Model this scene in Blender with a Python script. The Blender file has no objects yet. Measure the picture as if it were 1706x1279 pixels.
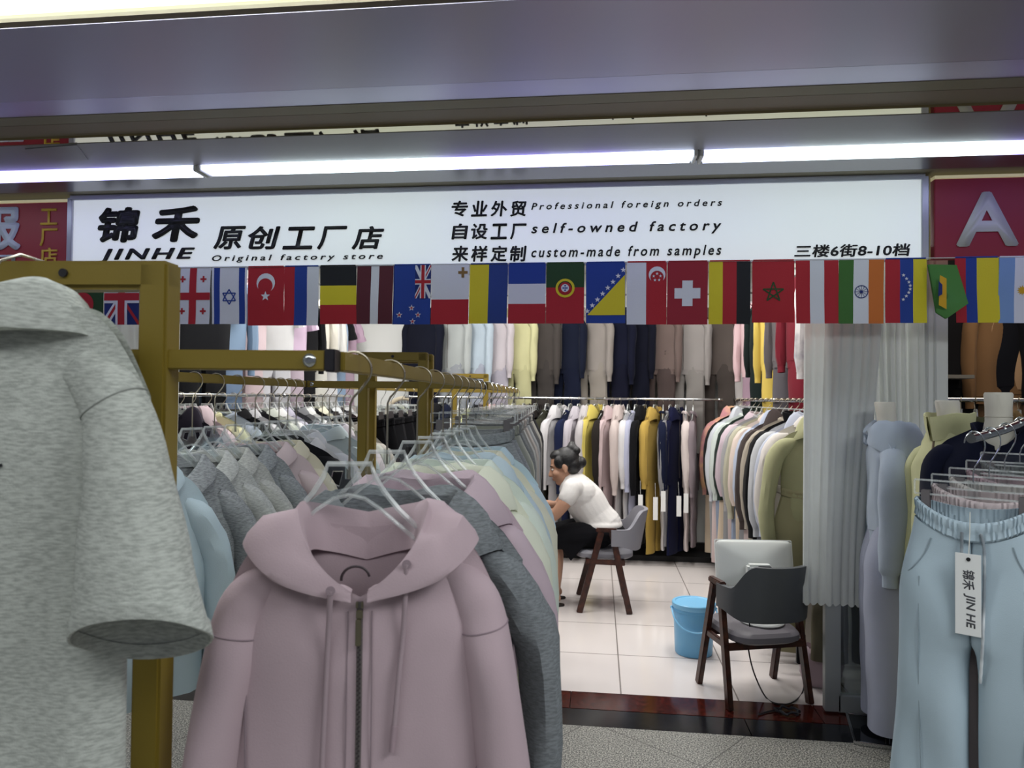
import bpy, bmesh, math, random
import numpy as np
from mathutils import Vector, Matrix

random.seed(7)
PI = math.pi
scene = bpy.context.scene
COL = scene.collection

# ------------------------------------------------------------------ camera
FPX, YAW, PITCH, ROLL, EYE = 1200.0, math.radians(6.84), math.radians(1.05), math.atan(0.0098), 1.55
_f = Vector((-math.sin(YAW) * math.cos(PITCH), math.cos(YAW) * math.cos(PITCH), math.sin(PITCH)))
_r0 = Vector((math.cos(YAW), math.sin(YAW), 0))
_u0 = _r0.cross(_f)
_r = math.cos(ROLL) * _r0 + math.sin(ROLL) * _u0
_u = -math.sin(ROLL) * _r0 + math.cos(ROLL) * _u0
CAM = Vector((0, 0, EYE))
cd = bpy.data.cameras.new('camera')
cam = bpy.data.objects.new('camera', cd)
COL.objects.link(cam)
cam.matrix_world = Matrix(((_r.x, _u.x, -_f.x, 0), (_r.y, _u.y, -_f.y, 0), (_r.z, _u.z, -_f.z, EYE), (0, 0, 0, 1)))
cd.sensor_width = 36.0
cd.lens = 36.0 * FPX / 1706
cd.clip_start = 0.05
cd.dof.use_dof = True
cd.dof.focus_distance = 2.6
cd.dof.aperture_fstop = 6.5
scene.camera = cam

# ------------------------------------------------------------------ light and exposure
vs = scene.view_settings
vs.view_transform = 'Standard'
vs.look = 'None'
vs.exposure = 0.0
vs.gamma = 1.0
vs.use_curve_mapping = False
w = bpy.data.worlds.new('world')
scene.world = w
w.use_nodes = True
w.node_tree.nodes['Background'].inputs[0].default_value = (0.80, 0.86, 1.0, 1)
w.node_tree.nodes['Background'].inputs[1].default_value = 0.16


def area(name, loc, sx, sy, power, color=(1, 1, 1), rot=(0, 0, 0)):
    l = bpy.data.lights.new(name, 'AREA')
    l.shape = 'RECTANGLE'
    l.size, l.size_y, l.energy, l.color = sx, sy, power, color
    o = bpy.data.objects.new(name, l)
    o.location, o.rotation_euler = loc, rot
    COL.objects.link(o)
    return o


# daylight-white ceiling panels of the shop and of the mall corridor
for _x in (-1.9, -0.55, 0.8):
    for _y in (4.5, 6.1):
        area('shop_panel_lamp', (_x, _y, 2.77), 0.6, 0.9, 23, (1.0, 0.985, 0.95))
area('corridor_panel_lamp', (-0.6, -0.7, 2.75), 3.4, 0.9, 31, (0.93, 0.98, 1.0))
area('corridor_panel_lamp', (1.8, 0.3, 2.75), 1.2, 1.2, 52, (0.93, 0.98, 1.0))
area('neighbour_panel_lamp', (2.5, 4.6, 2.6), 0.8, 0.8, 10, (1.0, 0.9, 0.75))


# ------------------------------------------------------------------ helpers
def at(px, py, Y):
    d = (px - 853) / FPX * _r - (py - 639.5) / FPX * _u + _f
    return CAM + d * (Y / d.y)


def atz(px, py, Z):
    d = (px - 853) / FPX * _r - (py - 639.5) / FPX * _u + _f
    return CAM + d * ((Z - EYE) / d.z)


def lin(h):
    h = h.lstrip('#')
    out = []
    for i in (0, 2, 4):
        c = int(h[i:i + 2], 16) / 255
        out.append(c / 12.92 if c <= 0.04045 else ((c + 0.055) / 1.055) ** 2.4)
    return (*out, 1.0)


MATS = {}


def mat(key, color='#808080', rough=0.5, metal=0.0, bump=0.0, bscale=60.0, spec=0.5, emit=0.0, ecol=None, sheen=0.0):
    k = (key, color, rough, metal, emit)
    if k in MATS:
        return MATS[k]
    m = bpy.data.materials.new(key)
    m.use_nodes = True
    nt = m.node_tree
    b = nt.nodes['Principled BSDF']
    c = lin(color) if isinstance(color, str) else (*color, 1.0)
    b.inputs['Base Color'].default_value = c
    b.inputs['Roughness'].default_value = rough
    b.inputs['Metallic'].default_value = metal
    b.inputs['Specular IOR Level'].default_value = spec
    if sheen:
        b.inputs['Sheen Weight'].default_value = sheen
        b.inputs['Sheen Roughness'].default_value = 0.5
    if emit:
        b.inputs['Emission Color'].default_value = lin(ecol) if ecol else c
        b.inputs['Emission Strength'].default_value = emit
    tc = nt.nodes.new('ShaderNodeTexCoord')
    nz = nt.nodes.new('ShaderNodeTexNoise')
    nz.inputs['Scale'].default_value = bscale
    nz.inputs['Detail'].default_value = 3
    nt.links.new(tc.outputs['Object'], nz.inputs['Vector'])
    if bump:
        bp = nt.nodes.new('ShaderNodeBump')
        bp.inputs['Strength'].default_value = bump
        bp.inputs['Distance'].default_value = 0.01
        nt.links.new(nz.outputs['Fac'], bp.inputs['Height'])
        nt.links.new(bp.outputs['Normal'], b.inputs['Normal'])
    else:
        mr = nt.nodes.new('ShaderNodeMapRange')
        mr.inputs['To Min'].default_value = max(0.0, rough - 0.03)
        mr.inputs['To Max'].default_value = min(1.0, rough + 0.03)
        nt.links.new(nz.outputs['Fac'], mr.inputs['Value'])
        nt.links.new(mr.outputs['Result'], b.inputs['Roughness'])
    MATS[k] = m
    return m


def dull(c, s=0.86, v=0.86):
    g = 0.3 * c[0] + 0.6 * c[1] + 0.1 * c[2]
    return tuple((g + (x - g) * s) * v for x in c[:3]) + (1,)


def cloth(color, heather=0.0, weave=0.18, scale=420.0, second=None, raw=False, thin=0.0):
    """woven or knitted cloth: fine weave bump, a little sheen; heather mixes a second yarn in short level streaks"""
    k = ('cloth', color, heather, second, raw, thin)
    if k in MATS:
        return MATS[k]
    m = bpy.data.materials.new('cloth_' + color.lstrip('#'))
    m.use_nodes = True
    nt = m.node_tree
    b = nt.nodes['Principled BSDF']
    b.inputs['Roughness'].default_value = 0.92
    b.inputs['Specular IOR Level'].default_value = 0.12
    b.inputs['Sheen Weight'].default_value = 0.03
    c = lin(color) if raw else dull(lin(color))
    tc = nt.nodes.new('ShaderNodeTexCoord')
    nz = nt.nodes.new('ShaderNodeTexNoise')
    nz.inputs['Scale'].default_value = scale
    nz.inputs['Detail'].default_value = 2
    nt.links.new(tc.outputs['Object'], nz.inputs['Vector'])
    bp = nt.nodes.new('ShaderNodeBump')
    bp.inputs['Strength'].default_value = weave
    bp.inputs['Distance'].default_value = 0.004
    nt.links.new(nz.outputs['Fac'], bp.inputs['Height'])
    nt.links.new(bp.outputs['Normal'], b.inputs['Normal'])
    mx = nt.nodes.new('ShaderNodeMix')
    mx.data_type = 'RGBA'
    n2 = nt.nodes.new('ShaderNodeTexNoise')
    if heather or second:
        mp = nt.nodes.new('ShaderNodeMapping')
        mp.inputs['Scale'].default_value = (75, 75, 340) if not second else (9, 9, 9)
        nt.links.new(tc.outputs['Object'], mp.inputs['Vector'])
        nt.links.new(mp.outputs['Vector'], n2.inputs['Vector'])
        n2.inputs['Scale'].default_value = 1.0
        n2.inputs['Detail'].default_value = 3
        cr = nt.nodes.new('ShaderNodeMapRange')
        cr.inputs['From Min'].default_value = 0.38
        cr.inputs['From Max'].default_value = 0.66
        nt.links.new(n2.outputs['Fac'], cr.inputs['Value'])
        nt.links.new(cr.outputs['Result'], mx.inputs[0])
        c2 = lin(second) if second else tuple(v * (1 - heather) for v in c[:3]) + (1,)
    else:
        nt.links.new(tc.outputs['Object'], n2.inputs['Vector'])
        n2.inputs['Scale'].default_value = 14.0
        nt.links.new(n2.outputs['Fac'], mx.inputs[0])
        c2 = tuple(v * 0.93 for v in c[:3]) + (1,)
    mx.inputs[6].default_value = c
    mx.inputs[7].default_value = c2
    nt.links.new(mx.outputs[2], b.inputs['Base Color'])
    if thin:
        tl = nt.nodes.new('ShaderNodeBsdfTranslucent')
        nt.links.new(mx.outputs[2], tl.inputs['Color'])
        ms = nt.nodes.new('ShaderNodeMixShader')
        ms.inputs['Fac'].default_value = thin
        nt.links.new(b.outputs[0], ms.inputs[1])
        nt.links.new(tl.outputs[0], ms.inputs[2])
        nt.links.new(ms.outputs[0], nt.nodes['Material Output'].inputs['Surface'])
    MATS[k] = m
    return m


def clear_plastic(name='clear_acrylic', tint=(0.975, 0.985, 0.98), base=0.05):
    if name in MATS:
        return MATS[name]
    m = bpy.data.materials.new(name)
    m.use_nodes = True
    nt = m.node_tree
    nt.nodes.clear()
    out = nt.nodes.new('ShaderNodeOutputMaterial')
    tr = nt.nodes.new('ShaderNodeBsdfTransparent')
    tr.inputs['Color'].default_value = (*tint, 1)
    gl = nt.nodes.new('ShaderNodeBsdfGlossy')
    gl.inputs['Roughness'].default_value = 0.06
    gl.inputs['Color'].default_value = (0.95, 0.97, 0.96, 1)
    lw = nt.nodes.new('ShaderNodeLayerWeight')
    lw.inputs['Blend'].default_value = 0.42
    nz = nt.nodes.new('ShaderNodeTexNoise')
    nz.inputs['Scale'].default_value = 25
    tc = nt.nodes.new('ShaderNodeTexCoord')
    bp = nt.nodes.new('ShaderNodeBump')
    bp.inputs['Strength'].default_value = 0.08
    nt.links.new(tc.outputs['Object'], nz.inputs['Vector'])
    nt.links.new(nz.outputs['Fac'], bp.inputs['Height'])
    nt.links.new(bp.outputs['Normal'], gl.inputs['Normal'])
    mr = nt.nodes.new('ShaderNodeMapRange')
    mr.inputs['To Min'].default_value = base
    mr.inputs['To Max'].default_value = 0.95
    nt.links.new(lw.outputs['Facing'], mr.inputs['Value'])
    mx = nt.nodes.new('ShaderNodeMixShader')
    nt.links.new(mr.outputs['Result'], mx.inputs['Fac'])
    nt.links.new(tr.outputs[0], mx.inputs[1])
    nt.links.new(gl.outputs[0], mx.inputs[2])
    nt.links.new(mx.outputs[0], out.inputs['Surface'])
    MATS[name] = m
    return m


def acrylic_edge():  # bright rim highlights of the hangers, put into a whitish part-clear base colour
    k = 'acrylic_edge_glint'
    if k in MATS:
        return MATS[k]
    m = bpy.data.materials.new(k)
    m.use_nodes = True
    nt = m.node_tree
    b = nt.nodes['Principled BSDF']
    b.inputs['Base Color'].default_value = (0.88, 0.91, 0.90, 1)
    b.inputs['Roughness'].default_value = 0.12
    b.inputs['Specular IOR Level'].default_value = 0.8
    tc = nt.nodes.new('ShaderNodeTexCoord')
    nz = nt.nodes.new('ShaderNodeTexNoise')
    nz.inputs['Scale'].default_value = 30
    nt.links.new(tc.outputs['Object'], nz.inputs['Vector'])
    mr = nt.nodes.new('ShaderNodeMapRange')
    mr.inputs['To Min'].default_value = 0.14
    mr.inputs['To Max'].default_value = 0.46
    nt.links.new(nz.outputs['Fac'], mr.inputs['Value'])
    nt.links.new(mr.outputs['Result'], b.inputs['Alpha'])
    MATS[k] = m
    return m


# ---- mesh makers -----------------------------------------------------------
class MB:
    """collects shapes for ONE mesh"""

    def __init__(s):
        s.v, s.f, s.mi = [], [], []

    def add(s, verts, faces, mi=0):
        n = len(s.v)
        s.v += [tuple(p) for p in verts]
        s.f += [tuple(i + n for i in f) for f in faces]
        s.mi += [mi] * len(faces)
        return s

    def box(s, c, d, mi=0, M=None, bevel=0.0):
        bm = bmesh.new()
        bmesh.ops.create_cube(bm, size=1)
        for v in bm.verts:
            v.co = Vector((v.co.x * d[0], v.co.y * d[1], v.co.z * d[2]))
        if bevel:
            bmesh.ops.bevel(bm, geom=list(bm.edges), offset=bevel, segments=2, affect='EDGES')
        T = (M or Matrix.Identity(4))
        vs_ = [T @ (v.co + Vector(c)) for v in bm.verts]
        bm.verts.index_update()
        fs = [[v.index for v in f.verts] for f in bm.faces]
        bm.free()
        return s.add(vs_, fs, mi)

    def grid(s, P, cu=True, cv=False, cap=False, mi=0):
        """P[v][u] -> quads"""
        nv, nu = len(P), len(P[0])
        vs_ = [p for row in P for p in row]
        fs = []
        for j in range(nv if cv else nv - 1):
            for i in range(nu if cu else nu - 1):
                a, b_ = j * nu + i, j * nu + (i + 1) % nu
                c_, d_ = ((j + 1) % nv) * nu + (i + 1) % nu, ((j + 1) % nv) * nu + i
                fs.append((a, b_, c_, d_))
        if cap:
            fs.append(tuple(reversed(range(nu))))
            fs.append(tuple(range((nv - 1) * nu, nv * nu)))
        return s.add(vs_, fs, mi)

    def tube(s, pts, r, n=8, cap=True, mi=0, closed=False, flat=1.0):
        pts = [Vector(p) for p in pts]
        m = len(pts)
        rs = r if isinstance(r, (list, tuple)) else [r] * m
        P, nrm = [], None
        for i in range(m):
            if closed:
                t = (pts[(i + 1) % m] - pts[i - 1]).normalized()
            else:
                t = (pts[min(i + 1, m - 1)] - pts[max(i - 1, 0)]).normalized()
            if nrm is None:
                nrm = t.orthogonal().normalized()
                if abs(t.z) < 0.9:
                    nrm = t.cross(Vector((0, 0, 1))).normalized()
            else:
                nrm = (nrm - t * nrm.dot(t)).normalized()
            bn = t.cross(nrm)
            P.append([pts[i] + rs[i] * (math.cos(a) * nrm + flat * math.sin(a) * bn) for a in (2 * PI * k / n for k in range(n))])
        return s.grid(P, True, closed, cap and not closed, mi)

    def bar(s, a, b, w, h, mi=0, up=Vector((0, 0, 1)), bevel=0.002):
        """rectangular bar from a to b"""
        a, b = Vector(a), Vector(b)
        t = (b - a)
        L = t.length
        t.normalize()
        x = t.cross(up)
        if x.length < 1e-4:
            x = t.cross(Vector((0, 1, 0)))
        x.normalize()
        z = x.cross(t)
        M = Matrix(((x.x, t.x, z.x, (a.x + b.x) / 2), (x.y, t.y, z.y, (a.y + b.y) / 2), (x.z, t.z, z.z, (a.z + b.z) / 2), (0, 0, 0, 1)))
        return s.box((0, 0, 0), (w, L, h), mi, M, bevel)

    def lathe(s, prof, n=24, c=(0, 0, 0), mi=0, cap=True, sx=1.0, sy=1.0):
        P = [[(c[0] + sx * r * math.cos(2 * PI * k / n), c[1] + sy * r * math.sin(2 * PI * k / n), c[2] + z) for k in range(n)] for r, z in prof]
        return s.grid(P, True, False, cap, mi)

    def ball(s, c, r, n=12, m=8, mi=0):
        r = r if isinstance(r, (list, tuple)) else (r, r, r)
        P = []
        for j in range(m + 1):
            th = 1e-3 + (PI - 2e-3) * j / m
            P.append([(c[0] + r[0] * math.sin(th) * math.cos(2 * PI * k / n), c[1] + r[1] * math.sin(th) * math.sin(2 * PI * k / n), c[2] + r[2] * math.cos(th)) for k in range(n)])
        return s.grid(P, True, False, True, mi)

    def prism(s, poly, y0, y1, mi=0, holes=()):
        """polygon in XZ extruded along Y (convex or not; filled by triangulation)"""
        bm = bmesh.new()
        loops = [poly] + list(holes)
        ed = []
        for lp in loops:
            vv = [bm.verts.new((x, y0, z)) for x, z in lp]
            ed += [bm.edges.new((vv[i], vv[(i + 1) % len(vv)])) for i in range(len(vv))]
        bmesh.ops.triangle_fill(bm, use_beauty=True, edges=ed)
        if y1 != y0:
            r = bmesh.ops.extrude_face_region(bm, geom=list(bm.faces))
            for e in r['geom']:
                if isinstance(e, bmesh.types.BMVert):
                    e.co.y = y1
        bmesh.ops.recalc_face_normals(bm, faces=list(bm.faces))
        bm.verts.index_update()
        vs_ = [v.co.copy() for v in bm.verts]
        fs = [[v.index for v in f.verts] for f in bm.faces]
        bm.free()
        return s.add(vs_, fs, mi)

    def xf(s, M):
        s.v = [tuple(M @ Vector(p)) for p in s.v]
        return s

    def mesh(s, name, smooth=True, angle=40):
        me = bpy.data.meshes.new(name)
        me.from_pydata(s.v, [], s.f)
        me.polygons.foreach_set('material_index', s.mi)
        me.validate()
        bm = bmesh.new()
        bm.from_mesh(me)
        bmesh.ops.recalc_face_normals(bm, faces=list(bm.faces))
        bm.to_mesh(me)
        bm.free()
        if smooth:
            me.polygons.foreach_set('use_smooth', [True] * len(me.polygons))
            me.set_sharp_from_angle(angle=math.radians(angle))
        return me


def put(name, me, mats, parent=None, M=None, label=None):
    """link ONE mesh object; its materials sit on the object so that copies share the mesh"""
    if isinstance(me, MB):
        me = me.mesh(name)
    if not isinstance(mats, (list, tuple)):
        mats = [mats]
    while len(me.materials) < len(mats):
        me.materials.append(None)
    o = bpy.data.objects.new(name, me)
    COL.objects.link(o)
    for sl, m in zip(o.material_slots, mats):
        sl.link = 'OBJECT'
        sl.material = m
    if parent:
        o.parent = parent
    if M is not None:
        if parent:
            o.matrix_local = M
        else:
            o.matrix_world = M
    label = label or (PART_LABEL.get(name) if parent else None)
    if label:
        o['label'] = label
    return o


PART_LABEL = {'hook': 'steel wire hook', 'clip': 'grey plastic clip', 'bolt': 'round metal bolt', 'end_cap': 'plastic end cap', 'acrylic_body': 'clear plastic hanger body', 'pull_tab': 'metal zip pull', 'teeth': 'dark metal zip teeth', 'neck_label_ring': 'dark ring at the neck'}


def tag(o, label, cat, group=None):
    o['label'], o['category'] = label, cat
    if group:
        o['group'] = group
    return o


def thing(name, label, cat, loc=(0, 0, 0), rz=0.0, group=None, M=None):
    o = bpy.data.objects.new(name, None)
    o.empty_display_size = 0.05
    COL.objects.link(o)
    if M is None:
        M = Matrix.Translation(loc) @ Matrix.Rotation(rz, 4, 'Z')
    o.matrix_world = M
    return tag(o, label, cat, group)


def struct(name, mb, mats):
    o = put(name, mb, mats)
    o['kind'] = 'structure'
    return o


def sm(a, b, x):
    t = min(1.0, max(0.0, (x - a) / (b - a)))
    return t * t * (3 - 2 * t)


def lerp_tab(tab, v):
    for (a, p), (b, q) in zip(tab, tab[1:]):
        if v <= b:
            t = (v - a) / (b - a) if b > a else 0
            t = t * t * (3 - 2 * t)
            return p + (q - p) * t
    return tab[-1][1]


def catmull(pts, n):
    pts = [Vector(p) for p in pts]
    out = []
    for i in range(len(pts) - 1):
        p0, p1, p2, p3 = pts[max(i - 1, 0)], pts[i], pts[i + 1], pts[min(i + 2, len(pts) - 1)]
        for k in range(n):
            t = k / n
            out.append(0.5 * ((2 * p1) + (p2 - p0) * t + (2 * p0 - 5 * p1 + 4 * p2 - p3) * t * t + (3 * p1 - p0 - 3 * p2 + p3) * t ** 3))
    out.append(pts[-1])
    return out


def text_mesh(txt, bold=0.0, shear=0.0, res=3, spacing=1.0):
    cu = bpy.data.curves.new('lettering', 'FONT')
    cu.body = txt
    cu.offset = min(bold, .003)
    cu.shear = shear
    cu.resolution_u = res
    cu.space_character = spacing
    cu.extrude = 0.0
    o = bpy.data.objects.new('lettering', cu)
    COL.objects.link(o)
    dg = bpy.context.evaluated_depsgraph_get()
    me = bpy.data.meshes.new_from_object(o.evaluated_get(dg))
    bpy.data.objects.remove(o)
    bpy.data.curves.remove(cu)
    return me


def lettering(txt, x0, x1, z0, z1, y, m, parent, bold=0.02, shear=0.0, spacing=1.0, th=0.0015, vertical=False):
    """flat letters filling the box x0..x1, z0..z1 on the plane y (facing -y)"""
    me = text_mesh(txt, bold, shear, 3, spacing)
    if bold > .003:
        # heavier strokes: the letters laid over themselves, shifted a little each way
        bm = bmesh.new()
        bm.from_mesh(me)
        src = list(bm.verts) + list(bm.edges) + list(bm.faces)
        d = (bold - .003) * 1.0
        for dx, dy in ((d, 0), (-d, 0), (0, d), (0, -d), (d * .7, d * .7), (-d * .7, -d * .7), (d * .7, -d * .7), (-d * .7, d * .7)):
            r = bmesh.ops.duplicate(bm, geom=src)
            for e in r['geom']:
                if isinstance(e, bmesh.types.BMVert):
                    e.co.x += dx
                    e.co.y += dy
                    e.co.z -= .00012 * (1 + abs(dx) * 40 + (dx > 0) * 1.3 + (dy > 0) * 2.1)
        bm.to_mesh(me)
        bm.free()
    n = len(me.vertices)
    co = np.zeros(n * 3)
    me.vertices.foreach_get('co', co)
    co = co.reshape(n, 3)
    a, b = co[:, :2].min(0), co[:, :2].max(0)
    u = (co[:, 0] - a[0]) / (b[0] - a[0])
    v = (co[:, 1] - a[1]) / (b[1] - a[1])
    if vertical:
        u, v = v, 1 - u
    X = x0 + (x1 - x0) * u
    Z = z0 + (z1 - z0) * v
    me.vertices.foreach_set('co', np.stack([X, y - co[:, 2], Z], 1).ravel())
    bm = bmesh.new()
    bm.from_mesh(me)
    bmesh.ops.recalc_face_normals(bm, faces=list(bm.faces))
    r = bmesh.ops.extrude_face_region(bm, geom=list(bm.faces))
    for e in r['geom']:
        if isinstance(e, bmesh.types.BMVert):
            e.co.y -= th
    bm.to_mesh(me)
    bm.free()
    return put('lettering', me, m, parent)
# ------------------------------------------------------------------ the setting
ZC = 2.62


def cy(y):
    return atz(846, y, ZC).y


def tile_floor(name, col, rough, size, ox, oy, grout, gcol, rot=0.0, speck=False):
    m = bpy.data.materials.new(name)
    m.use_nodes = True
    nt = m.node_tree
    b = nt.nodes['Principled BSDF']
    b.inputs['Roughness'].default_value = rough
    tc = nt.nodes.new('ShaderNodeTexCoord')
    mp = nt.nodes.new('ShaderNodeMapping')
    mp.inputs['Location'].default_value = (-ox, -oy, 0)
    mp.vector_type = 'POINT'
    if rot:
        mp.inputs['Rotation'].default_value = (0, 0, rot)
    nt.links.new(tc.outputs['Object'], mp.inputs['Vector'])
    br = nt.nodes.new('ShaderNodeTexBrick')
    br.offset = 0.0
    br.inputs['Scale'].default_value = 1.0
    br.inputs['Brick Width'].default_value = size
    br.inputs['Row Height'].default_value = size
    br.inputs['Mortar Size'].default_value = grout
    br.inputs['Mortar Smooth'].default_value = 0.1
    nt.links.new(mp.outputs['Vector'], br.inputs['Vector'])
    c = lin(col)
    if speck:
        nz = nt.nodes.new('ShaderNodeTexNoise')
        nz.inputs['Scale'].default_value = 150
        nz.inputs['Detail'].default_value = 3
        nt.links.new(tc.outputs['Object'], nz.inputs['Vector'])
        cr = nt.nodes.new('ShaderNodeValToRGB')
        cr.color_ramp.elements[0].position = 0.40
        cr.color_ramp.elements[0].color = lin('#4a4a48')
        cr.color_ramp.elements[1].position = 0.62
        cr.color_ramp.elements[1].color = lin('#c9c7bd')
        e = cr.color_ramp.elements.new(0.5)
        e.color = c
        nt.links.new(nz.outputs['Fac'], cr.inputs['Fac'])
        nt.links.new(cr.outputs['Color'], br.inputs['Color1'])
        nt.links.new(cr.outputs['Color'], br.inputs['Color2'])
    else:
        br.inputs['Color1'].default_value = c
        br.inputs['Color2'].default_value = tuple(v * 0.97 for v in c[:3]) + (1,)
    br.inputs['Mortar'].default_value = lin(gcol)
    nt.links.new(br.outputs['Color'], b.inputs['Base Color'])
    return m


def stone(name, dark, light, rough, scale=40):
    m = bpy.data.materials.new(name)
    m.use_nodes = True
    nt = m.node_tree
    b = nt.nodes['Principled BSDF']
    b.inputs['Roughness'].default_value = rough
    tc = nt.nodes.new('ShaderNodeTexCoord')
    nz = nt.nodes.new('ShaderNodeTexNoise')
    nz.inputs['Scale'].default_value = scale
    nz.inputs['Detail'].default_value = 6
    cr = nt.nodes.new('ShaderNodeValToRGB')
    cr.color_ramp.elements[0].color = lin(dark)
    cr.color_ramp.elements[1].color = lin(light)
    cr.color_ramp.elements[0].position = 0.35
    cr.color_ramp.elements[1].position = 0.7
    nt.links.new(tc.outputs['Object'], nz.inputs['Vector'])
    nt.links.new(nz.outputs['Fac'], cr.inputs['Fac'])
    nt.links.new(cr.outputs['Color'], b.inputs['Base Color'])
    return m


M_WALL = mat('white_wall_paint', '#e9ebe8', 0.7, bump=0.05, bscale=90)
M_TILE = tile_floor('white_glossy_tiles', '#e6dedb', 0.13, 0.6, 0.13, 4.43, 0.004, '#8d8581')
M_GRAN = tile_floor('grey_granite_tiles', '#8c8b84', 0.35, 0.6, 0.38, 3.33, 0.003, '#5d5c58', rot=math.radians(-53), speck=True)
M_RED = stone('red_brown_granite', '#2a0f0b', '#5a221a', 0.12)
M_BLACK = stone('black_granite', '#0b0c0f', '#1c1e24', 0.15)
Y0, Y1, Y2 = 3.454, 3.640, 3.850
YB = 7.40
XL, XR = -2.78, 1.60

struct('floor', MB().box((-0.5, Y2 + (YB + 0.2 - Y2) / 2, -0.05), (9.0, YB + 0.2 - Y2, 0.1)), M_TILE)
struct('floor_corridor', MB().box((-0.5, (Y0 - 4.0) / 2, -0.05), (9.0, Y0 + 4.0, 0.1)), M_GRAN)
mb = MB()
for i in range(-3, 4):
    mb.box((-0.13 + 1.22 * i + 0.61, (Y1 + Y2) / 2, -0.05), (1.216, Y2 - Y1 - 0.002, 0.102), bevel=0.001)
struct('trim_1', mb, M_RED)
mb = MB()
for i in range(-3, 5):
    mb.box((0.72 - 1.05 * i + 0.52, (Y0 + Y1) / 2, -0.05), (1.046, Y1 - Y0 - 0.003, 0.1), bevel=0.001)
struct('trim_2', mb, M_BLACK)
struct('wall_back', MB().box(((XL + XR) / 2, YB + 0.06, 1.45), (XR - XL + 0.3, 0.12, 2.9)), M_WALL)
struct('baseboard_back', MB().box(((XL + XR) / 2, YB - 0.02, 0.06), (XR - XL, 0.04, 0.12)).box(((XL + XR) / 2, YB - 0.20, 0.025), (XR - XL, 0.36, 0.05)), mat('black_skirting', '#151416', 0.5))
struct('wall_left', MB().box((XL - 0.06, (3.75 + YB) / 2, 1.45), (0.12, YB - 3.75, 2.9)), M_WALL)
struct('wall_right', MB().box((XR + 0.06, (3.80 + YB) / 2, 1.45), (0.12, YB - 3.80, 2.9)), M_WALL)
struct('wall_neighbour', MB().box((3.0, 5.56, 1.45), (2.7, 0.12, 2.9)), mat('dark_wall_paint', '#2a2624', 0.8, bump=0.05))
struct('ceiling', MB().box((-0.6, 5.6, 2.87), (5.2, 3.7, 0.1)), mat('white_ceiling_paint', '#e4e4e0', 0.8, bump=0.05))
struct('ceiling_neighbour', MB().box((3.3, 4.7, 2.87), (2.5, 2.0, 0.1)), mat('white_ceiling_paint', '#e4e4e0', 0.8, bump=0.05))

# --- corridor ceiling: level metal and mirror strips that run along the shop fronts
M_SATIN = mat('brushed_lilac_metal', '#b3b0c6', 0.36, metal=0.85, bump=0.02, bscale=8)
M_GREYM = mat('grey_metal_panel', '#8e8d8e', 0.45, metal=0.3)
M_MIRR = mat('bronze_mirror', '#d2c8a4', 0.02, metal=1.0)
M_OLIVE = mat('olive_aluminium', '#86806a', 0.5, metal=0.3)
M_DARK = mat('dark_gap', '#1b1917', 0.7)
CX0, CX1 = -4.6, 3.6


def strip(name, ya, yb, z, m, th=0.04, z2=None):
    mb = MB()
    z2 = z if z2 is None else z2
    a, b = atz(846, ya, z).y, atz(846, yb, z2).y
    v = [(CX0, a, z), (CX1, a, z), (CX1, b, z2), (CX0, b, z2)]
    v += [(x, y, zz + th) for x, y, zz in v]
    mb.add(v, [(0, 1, 2, 3), (4, 5, 6, 7), (0, 1, 5, 4), (1, 2, 6, 5), (2, 3, 7, 6), (3, 0, 4, 7)])
    return struct(name, mb, m)


strip('ceiling_panel', 1, 135, 2.560, M_SATIN, .002, ZC - .016)
strip('ceiling_panel', 135.3, 163, ZC - .016, M_SATIN, .01, ZC + .006)
strip('ceiling_strip', 163.5, 178, ZC + 0.004, M_OLIVE)
strip('ceiling_strip', 178.5, 204, ZC + 0.010, mat('brown_aluminium', '#857a68', 0.5, metal=0.3))
strip('ceiling_strip', 204, 214.5, ZC, M_MIRR)
# grey panel with its access hatch
strip('ceiling_panel', 214.5, 259, ZC - 0.002, M_GREYM)
h = [atz(x, y, ZC - 0.004) for x, y in ((42, 248), (128, 241), (147, 266), (90, 268))]
mb = MB().add([(p.x, p.y, ZC - 0.006) for p in h] + [(p.x, p.y, ZC - 0.0025) for p in h], [(0, 1, 2, 3), (0, 1, 5, 4), (1, 2, 6, 5), (2, 3, 7, 6), (3, 0, 4, 7)])
put('hatch_cover', mb, M_GREYM)['kind'] = 'structure'
strip('ceiling_strip', 276, 300, ZC - 0.004, mat('grey_satin_metal', '#8a888a', 0.3, metal=0.8))
strip('ceiling_strip', 300.3, 314, ZC + 0.006, M_OLIVE)
strip('ceiling_strip', 259, 276, ZC + 0.03, M_DARK)
# mirror ceiling nearer the corridor, a little higher
ZM = 2.79
v = atz(846, -2, ZM).y
ylp = atz(0, 28, ZM).y
struct('ceiling_mirror', MB().box(((CX0 + CX1) / 2, (ylp + 2.70) / 2, ZM + 0.02), (CX1 - CX0, 2.70 - ylp, 0.04)), M_MIRR)
struct('ceiling_corridor', MB().box(((CX0 + CX1) / 2, -0.2, ZM + 0.06), (CX1 - CX0, 3.2, 0.06)), mat('white_ceiling_paint', '#e4e4e0', 0.8, bump=0.05))

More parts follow.
